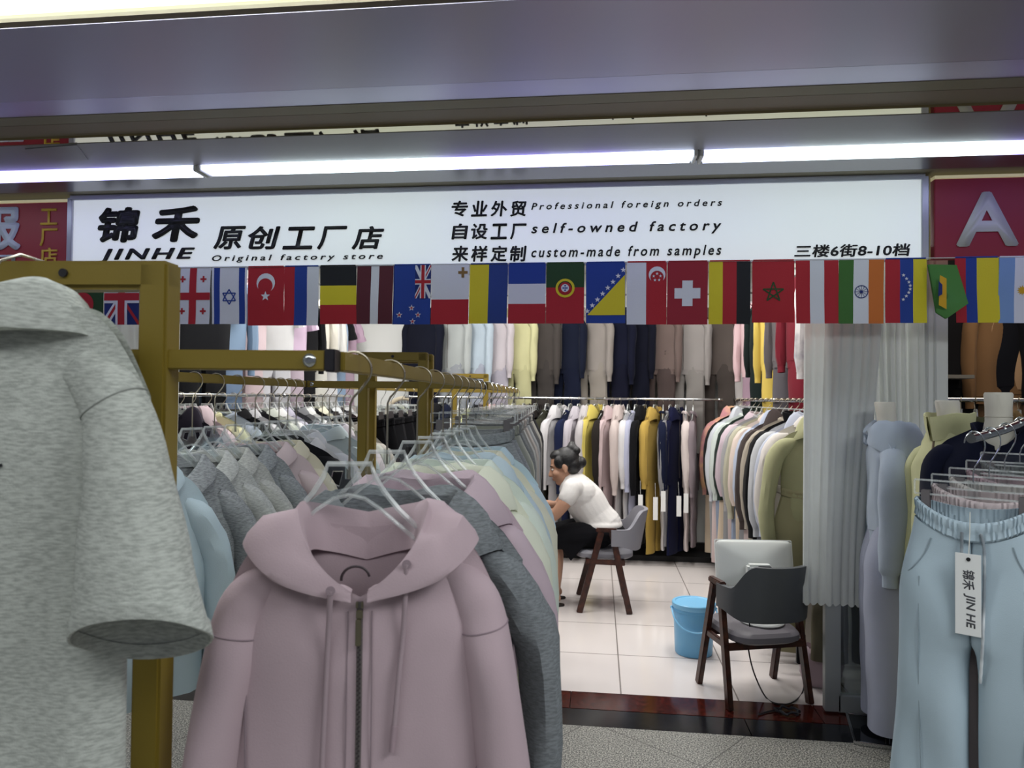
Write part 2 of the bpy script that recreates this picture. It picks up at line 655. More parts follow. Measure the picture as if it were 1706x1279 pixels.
t = thing('ceiling_light', 'wide white light panel with a yellow edge at the top left of the corridor ceiling', 'ceiling light', (-2.4, ylp - 0.35, ZM))
put('diffuser', MB().box((0, 0, 0.005), (4.2, 0.66, 0.03), bevel=0.004), mat('lit_panel_diffuser', '#f2fbff', 0.4, emit=0.95), t, Matrix.Identity(4))
area('panel_lamp', (-2.4, ylp - 0.35, ZM - 0.03), 4.1, 0.6, 52, (0.95, 1.0, 0.97))
put('frame', MB().box((0, 0.343, 0.0), (4.24, 0.022, 0.036)).box((0, -0.343, 0.0), (4.24, 0.022, 0.036)), mat('pale_yellow_edge', '#d8d2a0', 0.5), t, Matrix.Identity(4))


# tube lights end to end under the ceiling, above the sign
def tube_mat():
    m = bpy.data.materials.new('lit_tube')
    m.use_nodes = True
    nt = m.node_tree
    b = nt.nodes['Principled BSDF']
    b.inputs['Base Color'].default_value = (0.9, 0.92, 0.95, 1)
    tc = nt.nodes.new('ShaderNodeTexCoord')
    nz = nt.nodes.new('ShaderNodeTexNoise')
    nz.noise_dimensions = '1D'
    nz.inputs['Scale'].default_value = 1.0
    sp = nt.nodes.new('ShaderNodeSeparateXYZ')
    nt.links.new(tc.outputs['Object'], sp.inputs['Vector'])
    nt.links.new(sp.outputs['X'], nz.inputs['W'])
    cr = nt.nodes.new('ShaderNodeValToRGB')
    cr.color_ramp.elements[0].position = 0.42
    cr.color_ramp.elements[0].color = (0.80, 0.95, 1.0, 1)
    cr.color_ramp.elements[1].position = 0.62
    cr.color_ramp.elements[1].color = (0.42, 0.38, 1.0, 1)
    nt.links.new(nz.outputs['Fac'], cr.inputs['Fac'])
    nt.links.new(cr.outputs['Color'], b.inputs['Emission Color'])
    b.inputs['Emission Strength'].default_value = 3.6
    return m


M_TUBE = tube_mat()
ya, yb = cy(260), cy(275)
xj = [atz(330, 277, ZC).x - 2.42, atz(330, 277, ZC).x, atz(1160, 262, ZC).x, atz(1160, 262, ZC).x + 2.42]
for i, lb in enumerate(('white tube light over the red sign, first of the row above the shop fronts', 'long white and violet tube light over the black lettering of the white sign', 'white tube light at the end of the row, over the red letter sign')):
    x0, x1 = xj[i] + 0.006, xj[i + 1] - 0.006
    yo = (0.0, 0.012, 0.0)[i]
    t = thing('tube_light', lb, 'tube light', ((x0 + x1) / 2, (ya + yb) / 2 - yo, ZC - 0.01), group='tube lights above the shop fronts')
    L = x1 - x0
    put('tube', MB().box((0, 0, 0), (L - 0.03, yb - ya - 0.012, 0.024), bevel=0.009), M_TUBE, t, Matrix.Identity(4))
    for sg in (-1, 1):
        put('end_cap', MB().box((sg * (L / 2 - 0.008), 0, 0), (0.016, yb - ya - 0.008, 0.028), bevel=0.003), mat('white_plastic', '#dcdcd6', 0.4), t, Matrix.Identity(4))
    put('base_plate', MB().box((0, 0, 0.022), (L, yb - ya + 0.01, 0.02)), mat('white_plastic', '#dcdcd6', 0.4), t, Matrix.Identity(4))

# ------------------------------------------------------------------ signs
YS = 3.60
SX0, SX1, SZ0, SZ1 = -2.865, 1.525, 2.216, 2.612
M_SIGN = mat('white_banner', '#eef4f4', 0.55, bump=0.10, bscale=5, emit=0.40, ecol='#eef6f6')
M_BLK = mat('black_vinyl', '#141517', 0.45)
M_SFRAME = mat('silver_sign_frame', '#b9bac4', 0.35, metal=0.5)
sign = thing('shop_sign', 'long white banner sign with black Chinese and English lettering over the shop', 'sign', ((SX0 + SX1) / 2, YS, SZ0))
SI = sign.matrix_world.inverted()
P = [[(SX0 + 0.012 + (SX1 - SX0 - 0.024) * i / 80, YS + 0.0035 * math.sin(i * 0.55) * math.sin(j * 0.9) * (0.35 + 0.65 * (i > 60)), SZ0 + 0.012 + (SZ1 - SZ0 - 0.024) * j / 8) for i in range(81)] for j in range(9)]
put('panel', MB().grid(P, False).xf(SI), M_SIGN, sign, Matrix.Identity(4))
put('back_box', MB().box(((SX0 + SX1) / 2, YS + 0.05, (SZ0 + SZ1) / 2), (SX1 - SX0 - 0.02, 0.085, SZ1 - SZ0 - 0.02)).xf(SI), mat('white_plastic', '#dcdcd6', 0.4), sign, Matrix.Identity(4))
mb = MB()
for (a, b) in (((SX0, YS, SZ0), (SX1, YS, SZ0)), ((SX0, YS, SZ1), (SX1, YS, SZ1)), ((SX0, YS, SZ0), (SX0, YS, SZ1)), ((SX1, YS, SZ0), (SX1, YS, SZ1))):
    mb.bar(a, b, 0.03, 0.010 if a[2] == b[2] == SZ0 else 0.026)
put('frame', mb.xf(SI), M_SFRAME, sign, Matrix.Identity(4))


def sign_text(txt, x0, y0, x1, y1, m, parent, Y=YS - 0.004, **k):
    a, b = at(x0, y1, Y), at(x1, y0, Y)
    o = lettering(txt, a.x, b.x, a.z, b.z, Y, m, None, **k)
    mw = parent.matrix_world.inverted()
    o.data.transform(mw)
    o.parent = parent
    return o


ST = dict(bold=0.022, shear=0.22)
for a in (('锦', 162, 344, 234, 405), ('禾', 252, 342, 334, 404)):
    sign_text(*a, M_BLK, sign, bold=0.045, shear=0.14)
sign_text('JINHE', 163, 412, 325, 439, M_BLK, sign, bold=0.035, shear=0.25, spacing=1.25)
for i, c in enumerate('原创工厂店'):
    x = 355 + i * 57.6
    sign_text(c, x, 376 + (1 if c == '工' else 0), x + 55 - (4 if c == '厂' else 0), 416, M_BLK, sign, bold=0.03, shear=0.2)
sign_text('Original factory store', 353, 421, 638, 438, M_BLK, sign, spacing=1.45, **ST)
for row, (s, y0, y1) in enumerate((('专业外贸', 334, 361), ('自设工厂', 372, 399), ('来样定制', 409, 436))):
    for i, c in enumerate(s):
        x = 752 + i * 32.5
        sign_text(c, x, y0, x + 28, y1, M_BLK, sign, bold=0.03, shear=0.1)
sign_text('Professional foreign orders', 885, 331, 1203, 353, M_BLK, sign, spacing=1.5, **ST)
sign_text('self-owned factory', 885, 366, 1202, 394, M_BLK, sign, spacing=1.5, **ST)
sign_text('custom-made from samples', 885, 407, 1202, 434, M_BLK, sign, spacing=1.35, **ST)
sign_text('三楼6街8-10档', 1323, 405, 1517, 429, M_BLK, sign, spacing=1.05, bold=0.026, shear=0.12)

M_RSIGN = mat('red_banner', '#8e2434', 0.5, bump=0.05, bscale=6, emit=0.03, ecol='#a8283c')
M_SILV = mat('silver_letter', '#c6cadc', 0.4)
M_YEL = mat('yellow_letter', '#d8b23a', 0.5)


def red_sign(name, label, x0, x1, z0, z1):
    s = thing(name, label, 'sign', ((x0 + x1) / 2, YS, z0))
    i = s.matrix_world.inverted()
    put('panel', MB().box(((x0 + x1) / 2, YS + 0.03, (z0 + z1) / 2), (x1 - x0, 0.06, z1 - z0), bevel=0.003).xf(i), M_RSIGN, s, Matrix.Identity(4))
    put('edge_strip', MB().box(((x0 + x1) / 2, YS + 0.03, z1 + 0.009), (x1 - x0, 0.066, 0.014)).xf(i), mat('cream_edge', '#e6dcae', 0.5, emit=0.25), s, Matrix.Identity(4))
    return s


rs = red_sign('shop_sign', 'dark red sign with silver and yellow Chinese characters beside the white sign', -4.5, at(112, 400, YS).x, 2.235, 2.592)
sign_text('服', -48, 344, 36, 418, M_SILV, rs, bold=0.04)
for c, a in (('工', (67, 347, 96, 375)), ('厂', (66, 380, 96, 410)), ('店', (66, 412, 96, 441))):
    sign_text(c, *a, M_YEL, rs, bold=0.02)
sign_text('ET', -8, 424, 35, 444, M_SILV, rs, bold=0.03)
rs = red_sign('shop_sign', 'dark red sign with one large white letter A at the right', at(1557, 380, YS).x, 3.4, 2.225, 2.600)
sign_text('A', 1593, 318, 1697, 411, mat('white_letter', '#d6d7d6', 0.4), rs, bold=0.03)
# gap post between the white sign and the red one
struct('trim_3', MB().box((1.545, YS + 0.05, 2.42), (0.014, 0.05, 0.40)).box((1.556, YS + 0.03, 2.42), (0.006, 0.03, 0.40)), mat('brass_strip', '#a8985c', 0.4, metal=0.7))

# ------------------------------------------------------------------ flags
FC = dict(r='#b3202c', dr='#9c1f30', w='#e2e4ea', b='#1d3f95', nb='#15296f', k='#16181c', y='#e0cf2a', g='#3d6f2c', dg='#20451f', m='#5a1f2b', lb='#7ea0cf', o='#d0722c', gy='#c9ab1c', db='#243f86', bn='#8a6a3a', gg='#d9a81e', sg='#4f8a42')
FM = {k: mat('flag_' + k, v, 0.75, bump=0.12, bscale=260) for k, v in FC.items()}


def star(cx, cy_, r, n=5, inner=0.42, rot=0.0, asp=1.0):
    return [(cx + asp * (r if i % 2 == 0 else r * inner) * math.sin(rot + PI * i / n), cy_ - (r if i % 2 == 0 else r * inner) * math.cos(rot + PI * i / n)) for i in range(2 * n)]


def disc(cx, cy_, r, n=24):
    return [(cx + r * math.sin(2 * PI * i / n), cy_ - r * math.cos(2 * PI * i / n)) for i in range(n)]


def ringp(cx, cy_, r, w_, n=24):
    out = [(cx + r * math.sin(2 * PI * i / n), cy_ - r * math.cos(2 * PI * i / n)) for i in range(n + 1)]
    return out + [(cx + (r - w_) * math.sin(2 * PI * i / n), cy_ - (r - w_) * math.cos(2 * PI * i / n)) for i in range(n, -1, -1)]


def crescent(cx, cy_, r, open_ang, n=16):
    """crescent whose horns point to open_ang (radians, 0 = right, y down)"""
    d = r * 0.32
    ri = r * 0.80
    ox, oy = cx + d * math.cos(open_ang), cy_ + d * math.sin(open_ang)
    x = (r * r - ri * ri + d * d) / (2 * d)
    a1 = math.acos(max(-1, min(1, x / r)))
    a2 = math.acos(max(-1, min(1, (x - d) / ri)))
    out = [(cx + r * math.cos(open_ang + a1 + (2 * PI - 2 * a1) * i / n), cy_ + r * math.sin(open_ang + a1 + (2 * PI - 2 * a1) * i / n)) for i in range(n + 1)]
    out += [(ox + ri * math.cos(open_ang + 2 * PI - a2 - (2 * PI - 2 * a2) * i / n), oy + ri * math.sin(open_ang + 2 * PI - a2 - (2 * PI - 2 * a2) * i / n)) for i in range(n + 1)]
    return out


def seg(x0, y0, x1, y1, w_):
    d = math.hypot(x1 - x0, y1 - y0)
    nx, ny = -(y1 - y0) / d * w_ / 2, (x1 - x0) / d * w_ / 2
    return [(x0 + nx, y0 + ny), (x1 + nx, y1 + ny), (x1 - nx, y1 - ny), (x0 - nx, y0 - ny)]


def clip(poly, x0, y0, x1, y1):
    def cut(p, f, inter):
        out = []
        for i in range(len(p)):
            a, b = p[i - 1], p[i]
            if f(b):
                if not f(a):
                    out.append(inter(a, b))
                out.append(b)
            elif f(a):
                out.append(inter(a, b))
        return out
    for ax, lim, sgn in ((0, x0, 1), (0, x1, -1), (1, y0, 1), (1, y1, -1)):
        if not poly:
            return []
        poly = cut(poly, lambda q: sgn * (q[ax] - lim) >= 0, lambda a, b: tuple(a[k] + (b[k] - a[k]) * (lim - a[ax]) / (b[ax] - a[ax]) for k in (0, 1)))
    return poly


def union_jack(x0, y0, x1, y1, L=1):
    """layers in flag units (metres), y down"""
    W, H_ = x1 - x0, y1 - y0
    s = min(W, H_)
    mx, my = (x0 + x1) / 2, (y0 + y1) / 2
    out = []
    for (p, q) in (((x0, y0), (x1, y1)), ((x1, y0), (x0, y1))):
        out.append(('w', clip(seg(*p, *q, s * .20), x0, y0, x1, y1), L))
        out.append(('r', clip(seg(*p, *q, s * .075), x0, y0, x1, y1), L + 1))
    out += [('w', [(mx - s * .17, y0), (mx + s * .17, y0), (mx + s * .17, y1), (mx - s * .17, y1)], L + 2), ('w', [(x0, my - s * .17), (x1, my - s * .17), (x1, my + s * .17), (x0, my + s * .17)], L + 2)]
    out += [('r', [(mx - s * .10, y0), (mx + s * .10, y0), (mx + s * .10, y1), (mx - s * .10, y1)], L + 3), ('r', [(x0, my - s * .10), (x1, my - s * .10), (x1, my + s * .10), (x0, my + s * .10)], L + 3)]
    return out


FH = 0.300


def flag(px0, px1, stripes, vertical, layers, label, name='flag', Y=3.555, skew=0.0, group=None):
    a, b = at(px0, 440, Y), at(px1, 440, Y)
    x0, W = a.x + 0.001, b.x - a.x - 0.002
    zt = 2.213
    ph = random.uniform(0, 6)
    slant = random.uniform(-0.006, 0.006)
    hh = FH + random.uniform(-0.006, 0.004)
    keys = []
    mb = MB()

    def mid(k):
        if k not in keys:
            keys.append(k)
        return keys.index(k)

    def P(u, v, off):
        """u, v in metres from the upper left corner"""
        return (u + slant * v / FH, 0.0025 * math.sin(u * 38 + ph) * (v / FH) + 0.002 * math.sin(v * 21 + ph) - off + skew * v, -v * hh / FH)
    tot = sum(s for _, s in stripes)
    acc = 0.0
    for k, s in stripes:
        lo, hi = acc / tot, (acc + s) / tot
        acc += s
        nu, nv = (max(2, int(8 * s / tot)), 8) if vertical else (8, max(2, int(8 * s / tot)))
        G = []
        for j in range(nv + 1):
            row = []
            for i in range(nu + 1):
                if vertical:
                    row.append(P(W * (lo + (hi - lo) * i / nu), FH * j / nv, 0))
                else:
                    row.append(P(W * i / nu, FH * (lo + (hi - lo) * j / nv), 0))
            G.append(row)
        mb.grid(G, False, mi=mid(k))
    for k, poly, L in layers(W):
        if len(poly) < 3:
            continue
        t_ = MB().prism([(u, -v) for u, v in poly], 0, 0)
        bm = bmesh.new()
        vv = [bm.verts.new(q) for q in t_.v]
        for f in t_.f:
            try:
                bm.faces.new([vv[i] for i in f])
            except ValueError:
                pass
        for _ in range(5):
            ed = [e for e in bm.edges if e.calc_length() > .022]
            if not ed:
                break
            bmesh.ops.subdivide_edges(bm, edges=ed, cuts=1)
            bmesh.ops.triangulate(bm, faces=list(bm.faces))
        bm.verts.index_update()
        mb.add([P(v_.co.x, -v_.co.z, 0.0010 + 0.0008 * L) for v_ in bm.verts], [[q.index for q in f.verts] for f in bm.faces], mid(k))
        bm.free()
    # sewn sleeve over the string
    mb.tube([(0.004, 0, 0.004), (W - 0.004, 0, 0.004)], 0.004, 6, mi=mid(stripes[0][0] if not vertical else stripes[len(stripes) // 2][0]))
    o = put(name, mb, [FM[k] for k in keys], None, Matrix.Translation((x0, Y, zt)))
    return tag(o, label, 'flag', group)


NO = lambda W: []
M3 = lambda a, b, c: [(a, 1), (b, 1), (c, 1)]
flag(115, 175, [('dg', 1)], False, lambda W: [('r', disc(W * .42, FH * .62, W * .30), 1)], 'dark green flag with a red disc, left of the Union Jack')
flag(175, 234, [('nb', 1)], False, lambda W: union_jack(0, 0, W, FH), 'blue flag with the full Union Jack, seen inside the near olive frame')
flag(236, 293, [('r', 1)], False, NO, 'plain red flag half hidden behind the near olive post')
flag(294, 352, [('w', 1)], False, lambda W: [('r', [(W * .40, 0), (W * .60, 0), (W * .60, FH), (W * .40, FH)], 1), ('r', [(0, FH * .44), (W, FH * .44), (W, FH * .57), (0, FH * .57)], 1)] + [('r', q, 1) for cx in (.2, .8) for cv in (.20, .77) for q in (seg(W * cx - .017, FH * cv, W * cx + .017, FH * cv, .010), seg(W * cx, FH * cv - .017, W * cx, FH * cv + .017, .010))], 'white flag with a red cross and four small red crosses')
def _isr(W):
    c = (W * .5, FH * .52)
    t1 = [(c[0] + .040 * math.sin(a), c[1] - .040 * math.cos(a)) for a in (0, 2 * PI / 3, 4 * PI / 3)]
    t2 = [(c[0] + .040 * math.sin(a), c[1] - .040 * math.cos(a)) for a in (PI, PI + 2 * PI / 3, PI + 4 * PI / 3)]
    return [('b', seg(*p[i], *p[(i + 1) % 3], .006), 1) for p in (t1, t2) for i in range(3)]
flag(353, 412, [('w', .06), ('b', .17), ('w', .54), ('b', .17), ('w', .06)], True, _isr, 'white flag with two upright blue stripes and a blue six-pointed star')
flag(413, 474, [('r', 1)], False, lambda W: [('w', crescent(W * .5, FH * .27, .050, PI / 2 + .15), 1), ('w', star(W * .5, FH * .50, .026), 1)], 'red flag with a white crescent and one star')
flag(474, 532, [('r', .3), ('b', .36), ('w', .34)], True, NO, 'flag of upright red, blue and white bands left of the black yellow red one')
flag(533, 594, M3('k', 'y', 'r'), False, NO, 'flag of level black, yellow and red bands')
flag(595, 656, [('m', .39), ('w', .22), ('m', .39)], True, NO, 'maroon flag with a narrow white upright stripe')
flag(656, 719, [('nb', .03), ('b', .97)], True, lambda W: [('nb', [(W * .58, 0), (W, 0), (W, FH * .56), (W * .58, FH * .56)], 0)] + union_jack(W * .58, 0, W, FH * .56) + [(k, star(W * u, FH * v, r), l) for u, v in ((.5, .72), (.18, .84), (.68, .84), (.54, .95)) for k, r, l in (('w', .017, 1), ('r', .010, 2))], 'blue flag with a small Union Jack corner and four stars')
flag(719, 782, [('w', .58), ('r', .42)], False, lambda W: [('bn', q, 1) for q in (seg(W * .84 - .024, FH * .13, W * .84 + .024, FH * .13, .014), seg(W * .84, FH * .13 - .026, W * .84, FH * .13 + .026, .014))], 'white over red flag with a small cross in its corner')
flag(783, 847, [('y', .5), ('db', .5)], True, NO, 'flag of upright yellow and blue halves')
flag(847, 910, M3('b', 'w', 'r'), False, NO, 'flag of level blue, white and red bands')
flag(910, 974, [('dg', .4), ('r', .6)], False, lambda W: [('y', ringp(W * .5, FH * .41, .047, .012), 1), ('r', disc(W * .5, FH * .41, .030, 12), 2), ('w', disc(W * .5, FH * .41, .020, 10), 3)] + [('b', disc(W * .5 + dx, FH * .41 + dy, .0045, 6), 4) for dx, dy in ((0, 0), (.009, 0), (-.009, 0), (0, .011), (0, -.011))], 'dark green over red flag with a round yellow emblem')
flag(976, 1042, [('b', 1)], False, lambda W: [('y', [(W * .99, FH * .20), (W * .99, FH * .865), (W * .03, FH * .865)], 1)] + [('w', star(W * (.03 + .92 * i / 7), FH * (.80 - .68 * i / 7), .014), 2) for i in range(8)], 'blue flag with a yellow triangle and a slanting row of stars')
flag(1044, 1111, [('w', .49), ('r', .51)], True, lambda W: [('w', crescent(W * .76, FH * .20, .040, PI / 2), 1)] + [('w', star(W * .76 + .017 * math.sin(2 * PI * i / 5), FH * .24 - .017 * math.cos(2 * PI * i / 5), .008), 2) for i in range(5)], 'white and red upright flag with crescent and five small stars')
flag(1112, 1180, [('dr', 1)], False, lambda W: [('w', seg(W * .18, FH * .5, W * .82, FH * .5, W * .26), 1), ('w', seg(W * .5, FH * .5 - W * .32, W * .5, FH * .5 + W * .32, W * .26), 1)], 'red flag with a bold white cross in the middle')
flag(1181, 1251, M3('y', 'r', 'k'), True, NO, 'flag of upright yellow, red and black bands')
def _mor(W):
    s = star(W * .5, FH * .51, .050)[::2]
    return [('dg', seg(*s[i], *s[(i + 2) % 5], .007), 1) for i in range(5)]
flag(1253, 1324, [('r', 1)], False, _mor, 'red flag with a green outlined five-pointed star')
flag(1325, 1397, M3('r', 'w', 'r'), True, NO, 'flag of upright red, white and red bands')
flag(1397, 1473, M3('g', 'w', 'o'), True, lambda W: [('nb', ringp(W * .51, FH * .50, .031, .004), 1)] + [('nb', seg(W * .51, FH * .5, W * .51 + .028 * math.cos(a), FH * .5 + .028 * math.sin(a), .002), 1) for a in (2 * PI * i / 12 for i in range(12))] + [('nb', disc(W * .51, FH * .5, .007, 10), 2)], 'flag of upright green, white and orange bands with a spoked wheel')
flag(1474, 1544, [('r', .36), ('b', .32), ('y', .32)], True, lambda W: [('w', star(W * (.44 + .17 * math.sin(PI * i / 7)), FH * (.25 + .38 * i / 7), .009), 1) for i in range(8)], 'flag of upright red, blue and yellow bands with an arc of stars')
flag(1590, 1664, [('r', .25), ('b', .25), ('y', .5)], True, NO, 'flag of upright red, blue and wide yellow bands under the red sign', Y=3.545)
flag(1664, 1745, M3('lb', 'w', 'lb'), True, lambda W: [('gg', star(W * .5, FH * .5, .024, 12, .55), 1)], 'pale blue and white upright flag with a small golden sun', Y=3.545)
# the folded green flag: a cloth turned over itself
bm_ = MB()
A = [at(x, y, 3.50) for x, y in ((1547, 440), (1592, 442), (1611, 506), (1576, 531), (1562, 520))]
c = sum(A, Vector()) / 5
n_ = len(A)
G = []
for j in range(5):
    s_ = 1 - j / 4.0
    G.append([tuple(c + (p - c) * (s_ if s_ > 0 else .001) + Vector((0, 0.014 * math.sin(3 * s_ + i), 0))) for i, p in enumerate(A)])
bm_.grid(G, True, mi=0)
bm_.grid([[(p[0], p[1] + 0.012, p[2]) for p in row] for row in G], True, mi=0)
D = [at(x, y, 3.476) for x, y in ((1566, 458), (1577, 464), (1577, 515), (1564, 508))]
bm_.add([tuple(p) for p in D], [(0, 1, 2, 3)], 1)
D = [at(x, y, 3.472) for x, y in ((1564, 468), (1570, 474), (1570, 490), (1563, 494))]
bm_.add([tuple(p) for p in D], [(0, 1, 2, 3)], 2)
o = put('flag', bm_, [FM['sg'], FM['gg'], FM['nb']])
tag(o, 'folded green flag with a yellow and blue middle, its corner flipped up', 'flag')
tag(put('bunting_string', MB().tube([(-3.9, 3.557, 2.217), (-2.0, 3.557, 2.217), (0, 3.557, 2.217), (1.53, 3.557, 2.218), (1.62, 3.549, 2.216), (2.5, 3.547, 2.211)], 0.0022, 6), mat('white_string', '#d9d6cc', 0.8)), 'thin white string that carries the row of flags under the signs', 'string')

# ------------------------------------------------------------------ curtains and glass door
M_CURT = cloth('#eef0ee', weave=0.1, scale=300, raw=True, thin=0.35)


def curtain(name, label, X0, X1, Y, zt, zb, folds, amp, gather=None, ragged=0.0, seed=0, botX=None):
    rnd = random.Random(seed)
    nu, nv = folds * 10, 30
    P = []
    ph = [rnd.uniform(-.6, .6) for _ in range(folds + 2)]
    for j in range(nv + 1):
        v = j / nv
        row = []
        x0 = X0 + ((botX[0] - X0) * sm(0, 1, v) if botX else 0)
        x1 = X1 + ((botX[1] - X1) * sm(0, 1, v) if botX else 0)
        for i in range(nu + 1):
            u = i / nu
            k = u * folds
            p = ph[int(k)] * (1 - k % 1) + ph[int(k) + 1] * (k % 1)
            g_ = .45 + .55 * math.sin(2.1 * k + seed) ** 2
            y = amp * g_ * (math.sin(2 * PI * k + 1.6 * p + 0.4 * math.sin(3 * v)) + .14 * math.sin(2 * PI * k * 2.3 + p)) + amp * .9 * math.sin(2 * PI * k * .29 + 1.2 * v + seed)
            z = zt + (zb - zt) * v + (ragged * math.sin(2 * PI * k + 1) * sm(.9, 1, v))
            row.append((x0 + (x1 - x0) * u + 0.4 * amp * math.cos(2 * PI * k + p), Y + y, z))
        P.append(row)
    t_ = thing(name, label, 'curtain', ((X0 + X1) / 2, Y, zb))
    i_ = t_.matrix_world.inverted()
    mb = MB().grid(P, False)
    mb.grid([[(x, y + 0.003, z) for x, y, z in r] for r in P], False)
    put('drape', mb.xf(i_), M_CURT, t_, Matrix.Identity(4))
    put('header_tape', MB().bar((X0 - .005, Y, zt), (X1 + .005, Y, zt), .02 + amp * 1.6, 0.035).xf(i_), M_CURT, t_, Matrix.Identity(4))
    return t_


curtain('curtain', 'straight white curtain hanging over the glass door at the right of the entrance', at(1341, 540, 3.72).x, at(1474, 540, 3.72).x, 3.74, 2.30, 0.54, 8, 0.0065, ragged=0.006, seed=3, botX=(at(1338, 1010, 3.72).x, at(1438, 1015, 3.72).x))
curtain('curtain', 'gathered white curtain behind the mannequins beside the straight curtain', at(1452, 540, 3.78).x, at(1565, 450, 3.78).x, 3.80, 2.30, 0.9, 9, 0.014, seed=5, botX=(at(1462, 680, 3.78).x, at(1566, 680, 3.78).x))
curtain('curtain', 'white curtain at the far left of the entrance, behind the near olive post', -2.95, at(298, 600, 3.8).x, 3.80, 2.30, 0.5, 8, 0.010, seed=8)
# folding glass door leaf parked behind the straight curtain
d0 = thing('door_1', 'grey aluminium glass door leaf standing open under the white curtain', 'door', (1.25, 3.78, 0))
d0['kind'] = 'structure'
M_ALU = mat('silver_aluminium', '#b4b8b8', 0.35, metal=0.5)
put('stile', MB().box((-.085, 0, 1.1), (.075, .045, 2.18), bevel=.003), M_ALU, d0, Matrix.Identity(4))
put('stile', MB().box((.085, 0, 1.1), (.028, .045, 2.18), bevel=.003), M_ALU, d0, Matrix.Identity(4))
put('rail', MB().box((.02, 0, .05), (.16, .045, .085), bevel=.003).box((.02, 0, 2.16), (.16, .045, .06), bevel=.003), M_ALU, d0, Matrix.Identity(4))
put('glass', MB().box((.02, 0, 1.1), (.14, .008, 2.06)), clear_plastic('door_glass', (0.55, 0.6, 0.6), 0.12), d0, Matrix.Identity(4))
# ------------------------------------------------------------------ garments
def spw(v, e):
    return math.copysign(abs(v) ** e, v)


